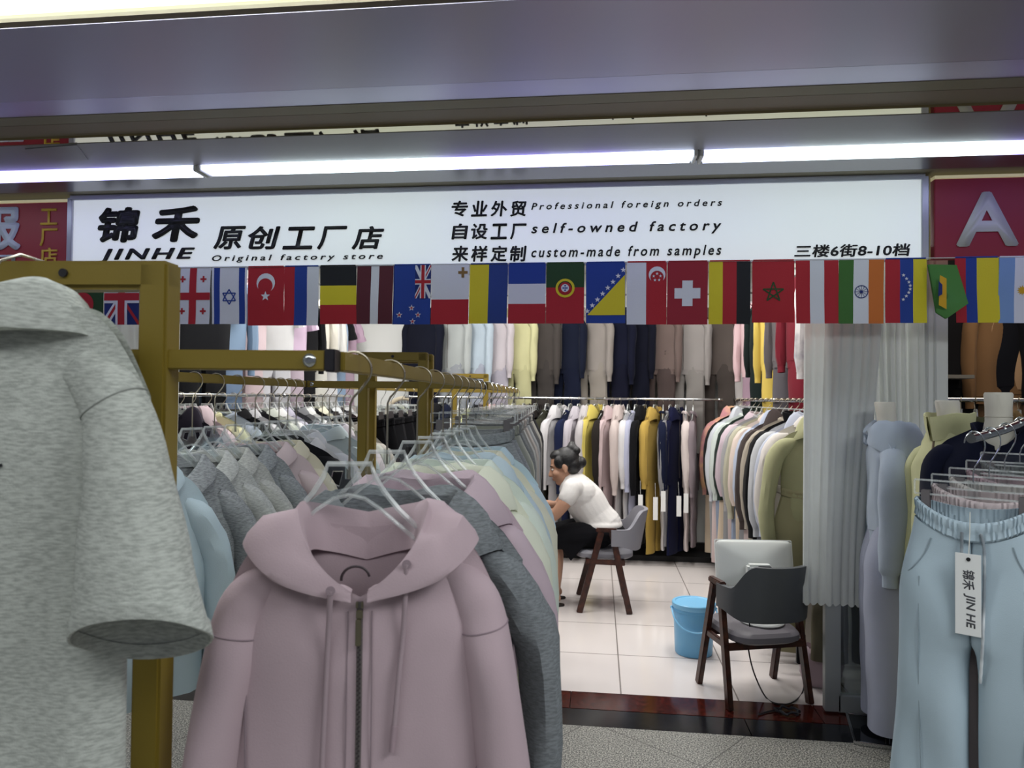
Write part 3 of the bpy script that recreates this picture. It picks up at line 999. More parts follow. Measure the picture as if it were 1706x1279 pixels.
class Top:
    """a hanging top: body lofted between shoulder line and hem; origin = rail contact of its hanger; front is -y"""

    def __init__(s, sh=.235, zn=-.232, slope=.085, L=.66, chest=.235, hem=.225, T=.045, SL=.60, flare=1.0, fd=.06, bd=.015, nw=.085, seed=1, nu=36, nv=20, sn=12, sv=14, wr=1.0, short=False, sleeve_w=1.0, topT=.035, rib=True, lag=0.0, sw=(0, 0), rnd=0.0):
        s.__dict__.update(locals())
        r = random.Random(seed)
        s.ph = [r.uniform(0, 6.28) for _ in range(12)]
        s.zt = zn - slope
        s.zh = zn - L

    def zs(s, x, back):
        ax = abs(x)
        z = s.zn - s.slope * max(0.0, (ax - .06) / (s.sh - .06)) - .016 * sm(.78, 1.02, ax / s.sh) - s.rnd * max(0.0, (ax - .62 * s.sh) / (.38 * s.sh)) ** 1.7
        if ax < s.nw:
            z -= (s.bd if back else s.fd) * (1 - (ax / s.nw) ** 2)
        return z

    def fold(s, x, v, back):
        p = s.ph
        o = 3 if back else 0
        a = .010 * s.wr * (v ** 1.1)
        f = a * (math.sin(26 * x + p[o] + 2.2 * v) + .6 * math.sin(55 * x + p[o + 1] - 1.5 * v))
        f += .006 * s.wr * math.sin(9 * v + 14 * x + p[o + 2]) * sm(.05, .3, v)
        return f

    def pt(s, a, v):
        c, sn_ = math.cos(a), math.sin(a)
        W = lerp_tab([(0, s.sh), (.10, s.sh * .985), (.28, s.chest), (1, s.hem)], v)
        x = W * spw(c, .62)
        k = sm(-.35, .35, sn_)
        z0 = s.zs(x, False) * (1 - k) + s.zs(x, True) * k
        zh = s.zh + .010 * s.wr * math.sin(9 * x + s.ph[6])
        z = z0 + (zh - z0) * v
        T0 = .012 + s.topT * math.exp(-(x / .11) ** 2)
        T = T0 + (s.T - T0) * sm(0, .25, v)
        edge = 1 - .35 * sm(.8, 1, abs(x) / W)
        y = T * spw(sn_, .8) * edge + s.fold(x, v, sn_ > 0) * spw(sn_, .5) ** 2
        return (x + s.sw[0] * v * v, y + s.lag * v + s.sw[1] * v * v, z)

    def front(s, x, z, off=0.0):
        """point on the front surface at x, z"""
        v = .3
        for _ in range(14):
            W = lerp_tab([(0, s.sh), (.10, s.sh * .985), (.28, s.chest), (1, s.hem)], v)
            xx = x - s.sw[0] * v * v
            c = max(-1, min(1, xx / W))
            a = -math.acos(spw(c, 1 / .62))
            p = s.pt(a, v)
            v = max(0, min(1, v + (p[2] - z) / s.L * .8))
        return Vector(p) + Vector((0, -off, 0))

    def body(s):
        P = [[s.pt(2 * PI * i / s.nu, max(0, j / s.nv) ** 1.15) for i in range(s.nu)] for j in range(s.nv + 1)]
        return MB().grid(P, True)

    def hem_band(s):
        P = []
        for t in (0, .15, .5, .85, 1.0):
            k = 1 - .05 * sm(0, .5, t)
            row = []
            for i in range(s.nu * 2):
                x, y, z = s.pt(2 * PI * i / (s.nu * 2), 1)
                r_ = 1 + .010 * math.sin(i * 2.4)
                row.append((s.sw[0] + (x - s.sw[0]) * k * r_, y * k * r_ * .95 + .05 * (s.lag + s.sw[1]), z - .055 * t + .002))
            P.append(row)
        return MB().grid(P, True)

    def spath(s, sg):
        f = s.flare
        zt, sh = s.zt, s.sh
        SL = s.SL
        rd = s.rnd
        pts = [(sh - .085, .0, zt - .012 - rd * .7), (sh - .03 - rd * .25, .0, zt - .042 - rd), (sh + .004 + .010 * f - rd * .35, 0, zt - .105 - rd)]
        if s.short:
            pts += [(sh + .03 * f, -.004, zt - SL * .7), (sh + .05 * f, -.006, zt - SL)]
        else:
            pts += [(sh + .028 * f, -.004, zt - .24), (sh + .036 * f, -.012, zt - .42), (sh + .026 * f, -.018, zt - SL)]
        return [Vector((sg * x, y + s.lag * sm(0, 1, (zt - z) / s.L), z)) for x, y, z in pts]

    def sleeve_ring(s, sg, t, pts, extra=1.0, down=0.0):
        n = len(pts) - 1
        i = min(int(t * n), n - 1)
        p = pts[i].lerp(pts[i + 1], t * n - i)
        q0, q1 = pts[max(0, i)], pts[i + 1]
        tan = (q1 - q0).normalized()
        nr = tan.cross(Vector((0, 1, 0))).normalized()
        w_ = s.sleeve_w
        if s.short:
            rn = lerp_tab([(0, .02), (.25, .045), (.6, .050), (1, .055)], t) * w_
            ry = lerp_tab([(0, .03), (.25, .060), (.6, .078), (1, .085)], t) * w_
        else:
            rn = lerp_tab([(0, .02), (.22, .046), (.45, .046), (.8, .040), (.95, .036), (1, .024)], t) * w_
            ry = lerp_tab([(0, .03), (.22, .062), (.45, .072), (.8, .064), (.95, .056), (1, .036)], t) * w_
        row = []
        for k in range(s.sn):
            a = 2 * PI * k / s.sn
            m = 1 + s.wr * (.030 * math.sin(4 * a + 33 * t + s.ph[10]) * sm(.28, .45, t) + .055 * math.sin(2 * a + 11 * t + s.ph[7] + sg) + .05 * math.sin(3 * a - 17 * t + s.ph[8]) * sm(.3, .6, t))
            row.append(tuple(p + Vector((0, 0, -down)) + nr * (rn * m * extra * math.cos(a)) + Vector((0, ry * m * extra * math.sin(a), 0))))
        return row

    def sleeve(s, sg):
        pts = catmull(s.spath(sg), 6)
        P = [s.sleeve_ring(sg, j / s.sv, pts) for j in range(s.sv + 1)]
        return MB().grid(P, True)

    def cuff(s, sg):
        pts = catmull(s.spath(sg), 6)
        P = []
        sn0 = s.sn
        s.sn = sn0 * 2
        for t in (0, .2, .6, 1.0, 1.02):
            ring_ = s.sleeve_ring(sg, 1.0, pts, (1.12 if t < .1 else 1.0) if t <= 1 else .75, .055 * t - .006)
            c = sum((Vector(q) for q in ring_), Vector()) / len(ring_)
            P.append([tuple(c + (Vector(q) - c) * (1 + .018 * math.sin(k * 2.1))) for k, q in enumerate(ring_)])
        s.sn = sn0
        return MB().grid(P, True)

    def neck_pt(s, th):
        """rim of the neck opening; th = 0 back, +-pi front"""
        x = s.nw * 1.02 * math.sin(th)
        k = sm(-.4, .4, math.cos(th))
        z = s.zs(x, False) * (1 - k) + s.zs(x, True) * k
        y = (.012 + s.topT * math.exp(-(x / .11) ** 2)) * math.cos(th)
        return Vector((x, y, z))

    def hood(s, h=.075, spread=.075, drape=.16, n=30, open_=.94, droop=.0):
        P = []
        for i in range(n + 1):
            th = -PI * open_ + 2 * PI * open_ * i / n
            b = .5 + .5 * math.cos(th)          # 1 at the back
            e = sm(0, .18, 1 - abs(th) / (PI * open_))
            p = s.neck_pt(th)
            o = Vector((math.sin(th), math.cos(th) * .75, 0)).normalized()
            hh = h * (.45 + .55 * e) * (1 - .25 * b) - droop * (1 - b)
            sp = spread * (.35 + .65 * e)
            fz = .012 * math.sin(5 * th + s.ph[9]) * s.wr
            prof = [(.004, -.02), (-.004, hh * .55), (.004 + fz * .3, hh * .92), (.018, hh + fz * .5), (.036 + fz, hh * .86), (sp * .75 + fz, hh * .35), (sp * 1.0 + .03 * b, -.012 - .06 * b), (sp * .95 + .045 * b, -.03 - drape * b ** 2), (sp * .55, -.035 - drape * .8 * b ** 2)]
            row = []
            for r_, z in prof:
                q = p + o * r_ + Vector((0, 0, z))
                q.z -= s.slope * .75 * max(0, abs(q.x) - s.nw) / (s.sh - s.nw)
                row.append(tuple(q))
            P.append(row)
        return MB().grid(P, False, False).grid([P[0], [tuple((Vector(P[0][0]) + Vector(P[0][-1])) / 2)] * len(P[0])], False).grid([P[-1], [tuple((Vector(P[-1][0]) + Vector(P[-1][-1])) / 2)] * len(P[-1])], False)

    def collar(s, h=.06, lean=.018, n=26, open_=.97, fall=False):
        P = []
        for i in range(n + 1):
            th = -PI * open_ + 2 * PI * open_ * i / n
            p = s.neck_pt(th)
            o = Vector((math.sin(th), math.cos(th) * .75, 0)).normalized()
            prof = [(.0, -.015), (.0 + lean * .5, h * .5), (lean, h), (lean + .006, h), (lean * .6 + .010, h * .45), (.012, -.014)]
            if fall:
                prof = [(0, -.01), (.004, h * .55), (.014, h * .6), (.045, h * .05), (.052, -.018), (.044, -.012)]
            P.append([tuple(p + o * r_ + Vector((0, 0, z - s.slope * .5 * max(0, abs(p.x + o.x * r_) - s.nw) / .15))) for r_, z in prof])
        return MB().grid(P, False, False)

    def crew(s, n=28):
        P = []
        for i in range(n):
            th = 2 * PI * i / n
            p = s.neck_pt(th)
            o = Vector((math.sin(th), math.cos(th) * .75, 0)).normalized()
            P.append([tuple(p + o * r_ + Vector((0, 0, z))) for r_, z in ((-.004, .004), (.004, .012), (.016, .004), (.018, -.012), (.006, -.010), (-.004, -.004))])
        return MB().grid(P, True, True)

    def zipper(s, z0=None, z1=None):
        z0 = z0 if z0 is not None else s.zn - s.fd - .004
        z1 = z1 if z1 is not None else s.zh + .01
        P = []
        for j in range(16):
            z = z0 + (z1 - z0) * j / 15
            p = s.front(0, z, .002)
            P.append([(p.x - .005, p.y + .003, p.z), (p.x - .003, p.y - .001, p.z), (p.x + .003, p.y - .001, p.z), (p.x + .005, p.y + .003, p.z)])
        return MB().grid(P, False, False)


class Pants:
    def __init__(s, w=.17, zt=-.15, rise=.30, L=1.0, hip=.20, leg=.105, ank=.095, T=.035, seed=1, nu=18, nv=22, wr=1.0, sag=.02, spread=.01, band=.045):
        s.__dict__.update(locals())
        r = random.Random(seed)
        s.ph = [r.uniform(0, 6.28) for _ in range(8)]

    def wz(s, x, y):
        return s.zt - s.sag * (1 - min(1, abs(x) / s.w) ** 2) * (1.0 if y < 0 else .45)

    def ringpt(s, sg, a, v):
        z = -s.band - (s.L - s.band) * v
        d = -z
        cr = s.rise / s.L
        v_ = d / s.L
        xo = lerp_tab([(0, s.w), (cr * .75, s.hip), (cr * 1.05, s.hip), (1, s.hip + s.spread + s.ank - s.leg)], v_)
        below = sm(cr * .96, cr * 1.10, v_)
        xi = lerp_tab([(0, 0.0), (cr, .0), (cr * 1.08, .008), (1, max(.012, xo - 2 * s.ank))], v_)
        if v_ > cr * 1.05:
            wd = lerp_tab([(cr, 2 * s.leg), (1, 2 * s.ank)], v_)
            xi = max(.006, xo - wd) * sm(cr, cr * 1.25, v_) + .006
        xc, hf = (xo + xi) / 2, (xo - xi) / 2
        c, n = math.cos(a), math.sin(a)
        e = .8 if c > 0 else (.8 * below + .22 * (1 - below))
        T = s.T * lerp_tab([(0, .62), (cr, 1.1), (1, .95)], v_)
        x = xc + hf * spw(c, .8)
        y = T * spw(n, e)
        y += s.wr * .008 * math.sin(30 * x + s.ph[0] + 3 * v_ + sg) * sm(.1, .4, v_) * (1 if n < 0 else -.6)
        y += s.wr * .005 * math.sin(22 * v_ + 20 * x + s.ph[1]) * sm(.05, .2, v_)
        z0 = s.wz(x, y)
        return (sg * x, y, s.zt + z * 1.0 + (z0 - s.zt) * (1 - sm(0, .35, v_)))

    def body(s):
        mb = MB()
        for sg in (1, -1):
            P = [[s.ringpt(sg, 2 * PI * i / s.nu, j / s.nv) for i in range(s.nu)] for j in range(s.nv + 1)]
            mb.grid(P, True)
        return mb

    def waistband(s, n=96, gather=.0022):
        P = []
        for t, off in ((0, .0), (.12, .004), (.45, .003), (.55, .001), (.9, .004), (1, .0), (1.0, -.006), (.5, -.007), (0, -.006)):
            row = []
            for i in range(n):
                a = 2 * PI * i / n
                c, sn_ = math.cos(a), math.sin(a)
                x = (s.w + .001 + off) * spw(c, .8)
                y = (s.T * .62 + .004 + off) * spw(sn_, .8) + (gather * math.sin(i * 2.6 + t * 2))
                P0 = s.wz(x, sn_)
                row.append((x, y, P0 - s.band * t + .004))
            P.append(row)
        return MB().grid(P, True, True)

    def hem(s, sg):
        P = []
        for v, k in ((.972, 1.02), (.978, 1.06), (.998, 1.05), (1.0, 1.0)):
            r_ = [Vector(s.ringpt(sg, 2 * PI * i / s.nu, v)) for i in range(s.nu)]
            c = sum(r_, Vector()) / s.nu
            P.append([tuple(c + (q - c) * k) for q in r_])
        return MB().grid(P, True)


# ---- hangers ---------------------------------------------------------------
M_STEEL = mat('champagne_steel_wire', '#b3aa98', 0.28, metal=1.0)
M_CHROME = mat('chrome', '#c8cacb', 0.14, metal=1.0)
M_ACR = clear_plastic()
M_EDGE = acrylic_edge()
M_CLIP = mat('grey_clip_plastic', '#6a6566', 0.35)


def hook_pts(stem):
    R_ = .029
    c = Vector((.004, 0, -.0255))
    pts = [c + R_ * Vector((math.cos(a), 0, math.sin(a))) for a in np.linspace(math.radians(172), math.radians(-38), 16)]
    pts += [Vector((.016, 0, -.058)), Vector((.005, 0, -.070)), Vector((0, 0, -.082)), Vector((0, 0, -stem))]
    return pts


def hanger_meshes(stem, r=.0021, lim=1.0):
    d = stem - .180
    hk = MB().tube(hook_pts(stem + .022), r, 8)
    if stem > .1:
        o = [(.034, -.178), (.041, -.198), (.056, -.223), (.080, -.252), (.11, -.281), (.15, -.312), (.190, -.340)]
        i_ = [(.190, -.354), (.15, -.333), (.112, -.305), (.08, -.277), (.05, -.251), (.025, -.234), (.0, -.228)]
    else:
        o = [(.034, -.178), (.040, -.198), (.052, -.220), (.075, -.246), (.11, -.268), (.15, -.290), (.190, -.312)]
        i_ = [(.190, -.324), (.15, -.312), (.112, -.292), (.08, -.270), (.05, -.250), (.025, -.238), (.0, -.234)]
    o, i_ = [q for q in o if q[0] < lim], [q for q in i_ if q[0] < lim]
    half = o + i_
    poly = half + [(-x, z) for x, z in reversed(half[:-1])]
    poly = [(x, z - d) for x, z in poly]
    holes = [[(x * sg, z - d) for x, z in ((.010, -.190), (.026, -.190), (.030, -.208), (.016, -.214))] for sg in (1, -1)]
    bd = MB().prism(poly, -.0026, .0026, holes=holes)
    out = [(x, 0, z - d) for x, z in o]
    bd.tube([(-x, y, z) for x, y, z in reversed(out)] + out, .0048, 6, mi=1)
    inn = [(x, 0, z - d) for x, z in i_]
    bd.tube(inn + [(-x, y, z) for x, y, z in reversed(inn[:-1])], .0036, 6, mi=1)
    bd.lathe([(.0065, 0), (.0065, .03)], 8, (0, 0, -stem - .022))
    return hk, bd


def clip_hanger_meshes(W=.17, stem=.105):
    hk = MB().tube(hook_pts(stem), .0021, 8)
    fr = MB()
    a = [(-W, 0, -stem), (W, 0, -stem), (W, 0, -stem - .030), (-W, 0, -stem - .030)]
    for p, q in zip(a, a[1:] + a[:1]):
        fr.bar(p, q, .006, .004, mi=1, bevel=.0008)
    fr.add([(-W, 0, -stem), (W, 0, -stem), (W, 0, -stem - .03), (-W, 0, -stem - .03)], [(0, 1, 2, 3)])
    fr.box((0, 0, -stem - .012), (.03, .010, .034), bevel=.002)
    cl = []
    for sg in (-1, 1):
        c = MB()
        c.box((0, -.009, -stem - .050), (.026, .004, .058), bevel=.001)
        c.box((0, .009, -stem - .050), (.026, .004, .058), bevel=.001)
        c.box((0, 0, -stem - .030), (.012, .016, .010), bevel=.001)
        cl.append(c.xf(Matrix.Translation((sg * W * .80, 0, 0))))
    return hk, fr, cl


HM = {}
for nm, st, lm in (('long', .180, 1), ('short', .070, 1), ('narrow', .180, .13)):
    a, b = hanger_meshes(st, lim=lm)
    HM[nm] = (a.mesh('hook'), b.mesh('hanger_body'))
_c = clip_hanger_meshes()
HM['clip'] = (_c[0].mesh('hook'), _c[1].mesh('bar'), [q.mesh('clip') for q in _c[2]])


def add_hanger(kind, M, label, group):
    if kind == 'clip':
        t = thing('clip_hanger', label, 'hanger', M=M, group=group)
        put('hook', HM['clip'][0], M_CHROME, t, Matrix.Identity(4))
        put('bar', HM['clip'][1], [M_ACR, M_EDGE], t, Matrix.Identity(4))
        for q in HM['clip'][2]:
            put('clip', q, M_CLIP, t, Matrix.Identity(4))
    else:
        t = thing('clothes_hanger', label, 'hanger', M=M, group=group)
        put('hook', HM[kind][0], M_STEEL, t, Matrix.Identity(4))
        put('acrylic_body', HM[kind][1], [M_ACR, M_EDGE], t, Matrix.Identity(4))
    return t


# ---- mesh library: a few cuts of each kind, shared by all copies ---------------
LIB = {}
KINDS = {
    'hoodie': dict(),
    'sweatshirt': dict(bd=.012, fd=.05),
    'zip_jacket': dict(L=.62, fd=.05),
    'shirt': dict(SL=.57, wr=1.2, fd=.05),
    'open_hoodie': dict(nw=.118, fd=.12, bd=.03, zn=-.248, rnd=.045, sh=.240, slope=.07),
    'open_shirt': dict(nw=.112, fd=.10, bd=.03, zn=-.250, SL=.57, wr=1.2, rnd=.045, sh=.240, slope=.07),
    'set_jacket': dict(L=.62, fd=.05, flare=.12, sleeve_w=.92),
    'set_hoodie': dict(L=.62, flare=.12, sleeve_w=.95),
    't_shirt': dict(short=True, SL=.24, L=.64, fd=.07),
}


def top_meshes(kind, var, lite):
    k = (kind, var, lite)
    if k in LIB:
        return LIB[k]
    q = dict(KINDS[kind])
    q.update(seed=11 * var + len(kind), sh=q.get('sh', .232) + .006 * (var % 3), flare=q.get('flare', .8 + .5 * (var % 4) / 3), SL=q.get('SL', .58 + .03 * (var % 3)), L=q.get('L', .64 + .02 * (var % 3)))
    if var >= 100:
        q['flare'] = 1.9
    if lite:
        q.update(nu=24, nv=12, sn=8, sv=10)
    T = Top(**q)
    d = [('body', T.body().mesh('body')), ('sleeve', T.sleeve(1).mesh('sleeve')), ('sleeve', T.sleeve(-1).mesh('sleeve'))]
    if kind == 'open_hoodie':
        d.append(('hood', T.hood(h=.042, spread=.080, drape=.12, n=36, droop=.01).mesh('hood')))
    elif kind == 'open_shirt':
        d.append(('collar', T.collar(.05, fall=True).mesh('collar')))
    elif kind in ('hoodie', 'set_hoodie'):
        d.append(('hood', T.hood(h=.062 + .008 * (var % 3), n=20 if lite else 30).mesh('hood')))
    elif kind in ('zip_jacket', 'set_jacket'):
        d.append(('collar', T.collar(.055).mesh('collar')))
    elif kind == 'shirt':
        d.append(('collar', T.collar(.05, fall=True).mesh('collar')))
    else:
        d.append(('neckband', T.crew().mesh('neckband')))
    if kind in ('hoodie', 'sweatshirt', 'zip_jacket', 'open_hoodie', 'set_jacket', 'set_hoodie'):
        d += [('hem_band', T.hem_band().mesh('hem_band')), ('cuff', T.cuff(1).mesh('cuff')), ('cuff', T.cuff(-1).mesh('cuff'))]
    if kind in ('zip_jacket', 'set_jacket') or (kind == 'hoodie' and var % 2):
        d.append(('zipper', T.zipper().mesh('zipper')))
    LIB[k] = d
    return d


def pants_meshes(var, lite, zt=-.13, L=1.0, wide=1.0):
    k = ('pants', var, lite, zt, L, wide)
    if k in LIB:
        return LIB[k]
    T = Pants(seed=5 * var + 3, zt=zt, L=L, w=.155, hip=.19 * wide, leg=.10 * wide, ank=(.075 + .02 * (var % 3)) * wide, nu=12 if lite else 18, nv=16 if lite else 22)
    d = [('body', T.body().mesh('body')), ('waistband', T.waistband(48 if lite else 96).mesh('waistband'))]
    LIB[k] = d
    return d


M_ZIP = mat('grey_zip_teeth', '#77726f', 0.4, metal=0.6)
M_TAG = mat('white_card', '#e8e8e6', 0.6)


def top(kind, var, M, m, label, lite=True, accents=None, group=None):
    nm_ = {'open_hoodie': 'hoodie', 'open_shirt': 'shirt', 'set_jacket': 'zip_jacket', 'set_hoodie': 'hoodie'}.get(kind, kind)
    cat = {'t_shirt': 't-shirt', 'zip_jacket': 'jacket'}.get(nm_, nm_)
    t = thing(nm_, label, cat, M=M, group=group)
    for nm, me in top_meshes(kind, var, lite):
        mm = M_ZIP if nm == 'zipper' else m
        if accents and nm in accents:
            mm = accents[nm]
        put(nm, me, mm, t, Matrix.Identity(4))
    return t


def pants(var, M, m, label, lite=True, zt=-.13, L=1.0, wide=1.0, group=None):
    t = thing('sweatpants', label, 'trousers', M=M, group=group)
    for nm, me in pants_meshes(var, lite, zt, L, wide):
        put(nm, me, m, t, Matrix.Identity(4))
    return t


def TM(x, y, z, deg=0.0, sc=1.0, fy=1.0):
    return Matrix.Translation((x, y, z)) @ Matrix.Rotation(math.radians(deg), 4, 'Z') @ Matrix.Diagonal((sc, sc * fy, sc, 1))


KN = {'open_hoodie': 'hoodie', 'open_shirt': 'shirt', 'set_jacket': 'zip jacket', 'set_hoodie': 'hoodie', 'hoodie': 'hoodie', 'sweatshirt': 'sweatshirt', 'zip_jacket': 'zip jacket', 'shirt': 'shirt', 't_shirt': 't-shirt'}
# ------------------------------------------------------------------ garment racks
M_GOLD = mat('olive_gold_paint', '#857127', 0.42, metal=0.12, bump=0.03, bscale=300)
M_BCAP = mat('black_plastic', '#1d1a20', 0.4)
SLOPE = -0.059
RAILZ = 1.602


def rack_x(Y):
    return -0.805 + SLOPE * (Y - 1.02)


def rail_pt(side, Y):
    return Vector((rack_x(Y) + (0.412 if side > 0 else -0.412), Y, RAILZ + 0.0155))


RA = math.atan2(-SLOPE, 1)


def garment_rack(label, ya, yb):
    t = thing('garment_rack', label, 'clothes rack', (rack_x(ya), ya, 0), RA)
    L = (yb - ya) / math.cos(RA)
    I4 = Matrix.Identity(4)
    s_ = .044
    for e, y in enumerate((0.0, L)):
        mb = MB()
        for sg in (-1, 1):
            mb.box((sg * (.160 - s_ / 2), y, .03 + 1.72 / 2), (s_, s_, 1.72), bevel=.004)
        # top bar with one bolt hole, bent corners
        mb.box((0, y, 1.749 - s_ / 2 + .002), (.32, s_, s_), bevel=.007)
        mb.box((0, y, .05), (.85, s_, s_), bevel=.004)
        fr = put('end_frame', mb, M_GOLD, t, I4)
        o = put('bolt_hole', MB().lathe([(.0065, 0), (.0065, .004)], 16).xf(Matrix.Translation((0, y - s_ / 2 - .0004, 1.731)) @ Matrix.Rotation(PI / 2, 4, 'X')), M_BCAP, fr, I4)
        put('cross_arm', MB().box((0, y, RAILZ), (.802, .028, .030), bevel=.002), M_GOLD, t, I4)
        for sg in (-1, 1):
            put('end_cap', MB().box((sg * .408, y, RAILZ), (.016, .032, .034), bevel=.002), M_BCAP, t, I4)
            put('bolt', MB().lathe([(.010, 0), (.010, .003), (.006, .006), (.003, .006), (.003, .004)], 16).xf(Matrix.Translation((sg * .378, y - .014, RAILZ)) @ Matrix.Rotation(PI / 2, 4, 'X')), M_CHROME, t, I4)
            put('foot', MB().lathe([(.02, 0), (.022, .006), (.014, .02), (.008, .03)], 12).xf(Matrix.Translation((sg * .40, y, 0.0))), M_BCAP, t, I4)
    for sg in (-1, 1):
        put('rail', MB().box((sg * .412, L / 2, RAILZ), (.020, L - .030, .030), bevel=.002), M_GOLD, t, I4)
    return t


garment_rack('near olive-gold metal clothes rack in the corridor before the shop', 1.02, 3.22)
garment_rack('far olive-gold metal clothes rack reaching into the shop, behind the near one', 3.36, 6.20)


def auto_rows(items):
    """items: (colour name, kind) -> phrase 'between the A and the B one'"""
    out = []
    n = len(items)
    for i, (c, k) in enumerate(items):
        if i == 0:
            out.append('before %s' % items[1][0])
        elif i == n - 1:
            out.append('behind %s' % items[i - 1][0])
        else:
            out.append('between %s and %s' % (items[i - 1][0], items[i + 1][0]))
    return out


# near rack, right rail (front to back) ------------------------------------------
R1 = [(1.39, 'open_hoodie', 'dark grey heather', '#84888b', .35), (1.70, 'open_hoodie', 'dusty mauve', '#c6b1ba', 0), (1.90, 'open_hoodie', 'pale cream', '#e6e8d4', 0), (2.10, 'open_shirt', 'pale mint', '#dde6da', 0),
      (2.28, 'open_hoodie', 'powder blue', '#c9dae3', 0), (2.46, 'open_shirt', 'cream yellow', '#e8e6d0', 0), (2.66, 'open_shirt', 'sky blue', '#c9dfe8', 0)]
ph = auto_rows([(r[2], r[1]) for r in R1])
for i, (Y, k, cn, hx, he) in enumerate(R1):
    p = rail_pt(1, Y)
    yaw = 9 + random.uniform(-3, 4)
    where = 'right behind the large mauve zip hoodie' if i == 0 else ph[i]
    top(k, i + 2, TM(p.x + .020, p.y, p.z - .012, yaw, 1.0), cloth(hx, he, raw=True), '%s %s on the near rack, %s' % (cn, KN[k], where), lite=False)
    add_hanger('long', TM(p.x, p.y, p.z, yaw), 'clear hanger holding the %s %s on the near rack' % (cn, KN[k]), 'clear hangers on the near rack')
R2 = [(2.88, 'light grey heather', '#a0a4a6', .3), (3.08, 'heather grey', '#999da0', .3), (3.43, 'pale olive grey', '#9b9e94', 0), (3.69, 'dark grey heather', '#7a7e80', .3), (3.99, 'mid grey', '#909394', 0), (4.34, 'taupe grey', '#8f8b89', 0),
      (4.7, 'slate grey', '#7c8084', 0), (5.13, 'charcoal', '#4b4c4f', 0), (5.55, 'stone grey', '#8b8a86', 0), (6.0, 'black', '#26262a', 0)]
ph = auto_rows([(r[1], '') for r in R2])
for i, (Y, cn, hx, he) in enumerate(R2):
    p = rail_pt(1, Y)
    yaw = 9 + random.uniform(-4, 6)
    pants(i % 4, TM(p.x, p.y, p.z - .075, yaw), cloth(hx, he, raw=True), '%s sweatpants clipped on the right rail, %s' % (cn, ph[i]), lite=i > 2, L=1.02, wide=1.25)
    add_hanger('clip', TM(p.x, p.y, p.z, yaw) @ Matrix.Diagonal((1, 1, 1.28, 1)), 'clear clip hanger holding the %s sweatpants on the right rail' % cn, 'clip hangers on the right rail of the olive racks')
# near rack, left rail -------------------------------------------------------------
L1 = [(1.80, 'open_shirt', 'ice blue', '#c3d4dc', 0), (2.00, 'open_shirt', 'dark heather', '#a9acae', .4), (2.16, 'open_shirt', 'pale heather', '#d2d3cf', .3), (2.31, 'open_shirt', 'warm heather', '#d0d0ca', .3), (2.47, 'open_shirt', 'steel heather', '#a9adaf', .4),
      (2.64, 'open_shirt', 'pale pink', '#dcc8c9', 0), (2.78, 'open_shirt', 'cream', '#e6dfc6', 0), (2.88, 'sweatshirt', 'black', '#1d1d20', 0), (2.98, 'open_shirt', 'off-white', '#e0dede', 0), (3.08, 'shirt', 'pearl', '#d5d6d8', 0)]
ph = auto_rows([(r[2], r[1]) for r in L1])
for i, (Y, k, cn, hx, he) in enumerate(L1):
    p = rail_pt(-1, Y)
    yaw = (58, 60, 58, 55, 50, 42, 35, 25, 15, 8)[i] + random.uniform(-4, 5)
    top(k, i, TM(p.x, p.y, p.z - .010, yaw), cloth(hx, he, raw=True), '%s %s on the near rack left rail, %s' % (cn, KN[k], ph[i]), lite=False)
    add_hanger('long', TM(p.x, p.y, p.z, yaw), 'clear hanger holding the %s %s on the left rail' % (cn, KN[k]), 'clear hangers on the left rail of the near rack')
L2 = [(3.44, 'shirt', 'pale blue', '#b9c6cc', 0), (3.55, 'shirt', 'lilac white', '#d6cfd4', 0), (3.66, 'sweatshirt', 'sage grey', '#b5b8ae', 0), (3.80, 'shirt', 'stone', '#b3aea5', 0)]
ph = auto_rows([(r[2], r[1]) for r in L2])
for i, (Y, k, cn, hx, he) in enumerate(L2):
    p = rail_pt(-1, Y)
    yaw = random.uniform(-4, 5)
    top(k, i + 3, TM(p.x, p.y, p.z, yaw), cloth(hx, he, raw=True), '%s %s on the far rack left rail, %s' % (cn, KN[k], ph[i]))
    add_hanger('long', TM(p.x, p.y, p.z, yaw), 'clear hanger holding the %s %s on the far rack' % (cn, KN[k]), 'clear hangers on the far rack')
L3 = [(4.10, 'black'), (4.36, 'jet black'), (4.64, 'charcoal black'), (4.94, 'deep black'), (5.26, 'faded black'), (5.6, 'black-grey')]
ph = auto_rows([(r[1], '') for r in L3])
for i, (Y, cn) in enumerate(L3):
    p = rail_pt(-1, Y)
    pants(i % 4, TM(p.x, p.y, p.z - .075, 2), cloth(('#1b1b1f', '#141418', '#26262a')[i % 3]), '%s sweatpants on the far rack left rail, %s' % (cn, ph[i]))
    add_hanger('clip', TM(p.x, p.y, p.z, 2) @ Matrix.Diagonal((1, 1, 1.28, 1)), 'clear clip hanger holding the %s sweatpants on the far rack' % cn, 'clip hangers on the left rail of the far rack')


# ------------------------------------------------------------------ wall rails
def clothes_rail(label, a, b, r=.0125, posts=()):
    a, b = Vector(a), Vector(b)
    t = thing('clothes_rail', label, 'clothes rail', a)
    o = Vector((0, 0, 0))
    put('tube', MB().tube([o, b - a], r, 12), M_CHROME, t, Matrix.Identity(4))
    for i, (p, q) in enumerate(posts):
        put('bracket', MB().tube([Vector(p) - a, Vector(q) - a], .009, 8).ball(Vector(p) - a, .017, 8, 6), M_CHROME, t, Matrix.Identity(4))
    return t


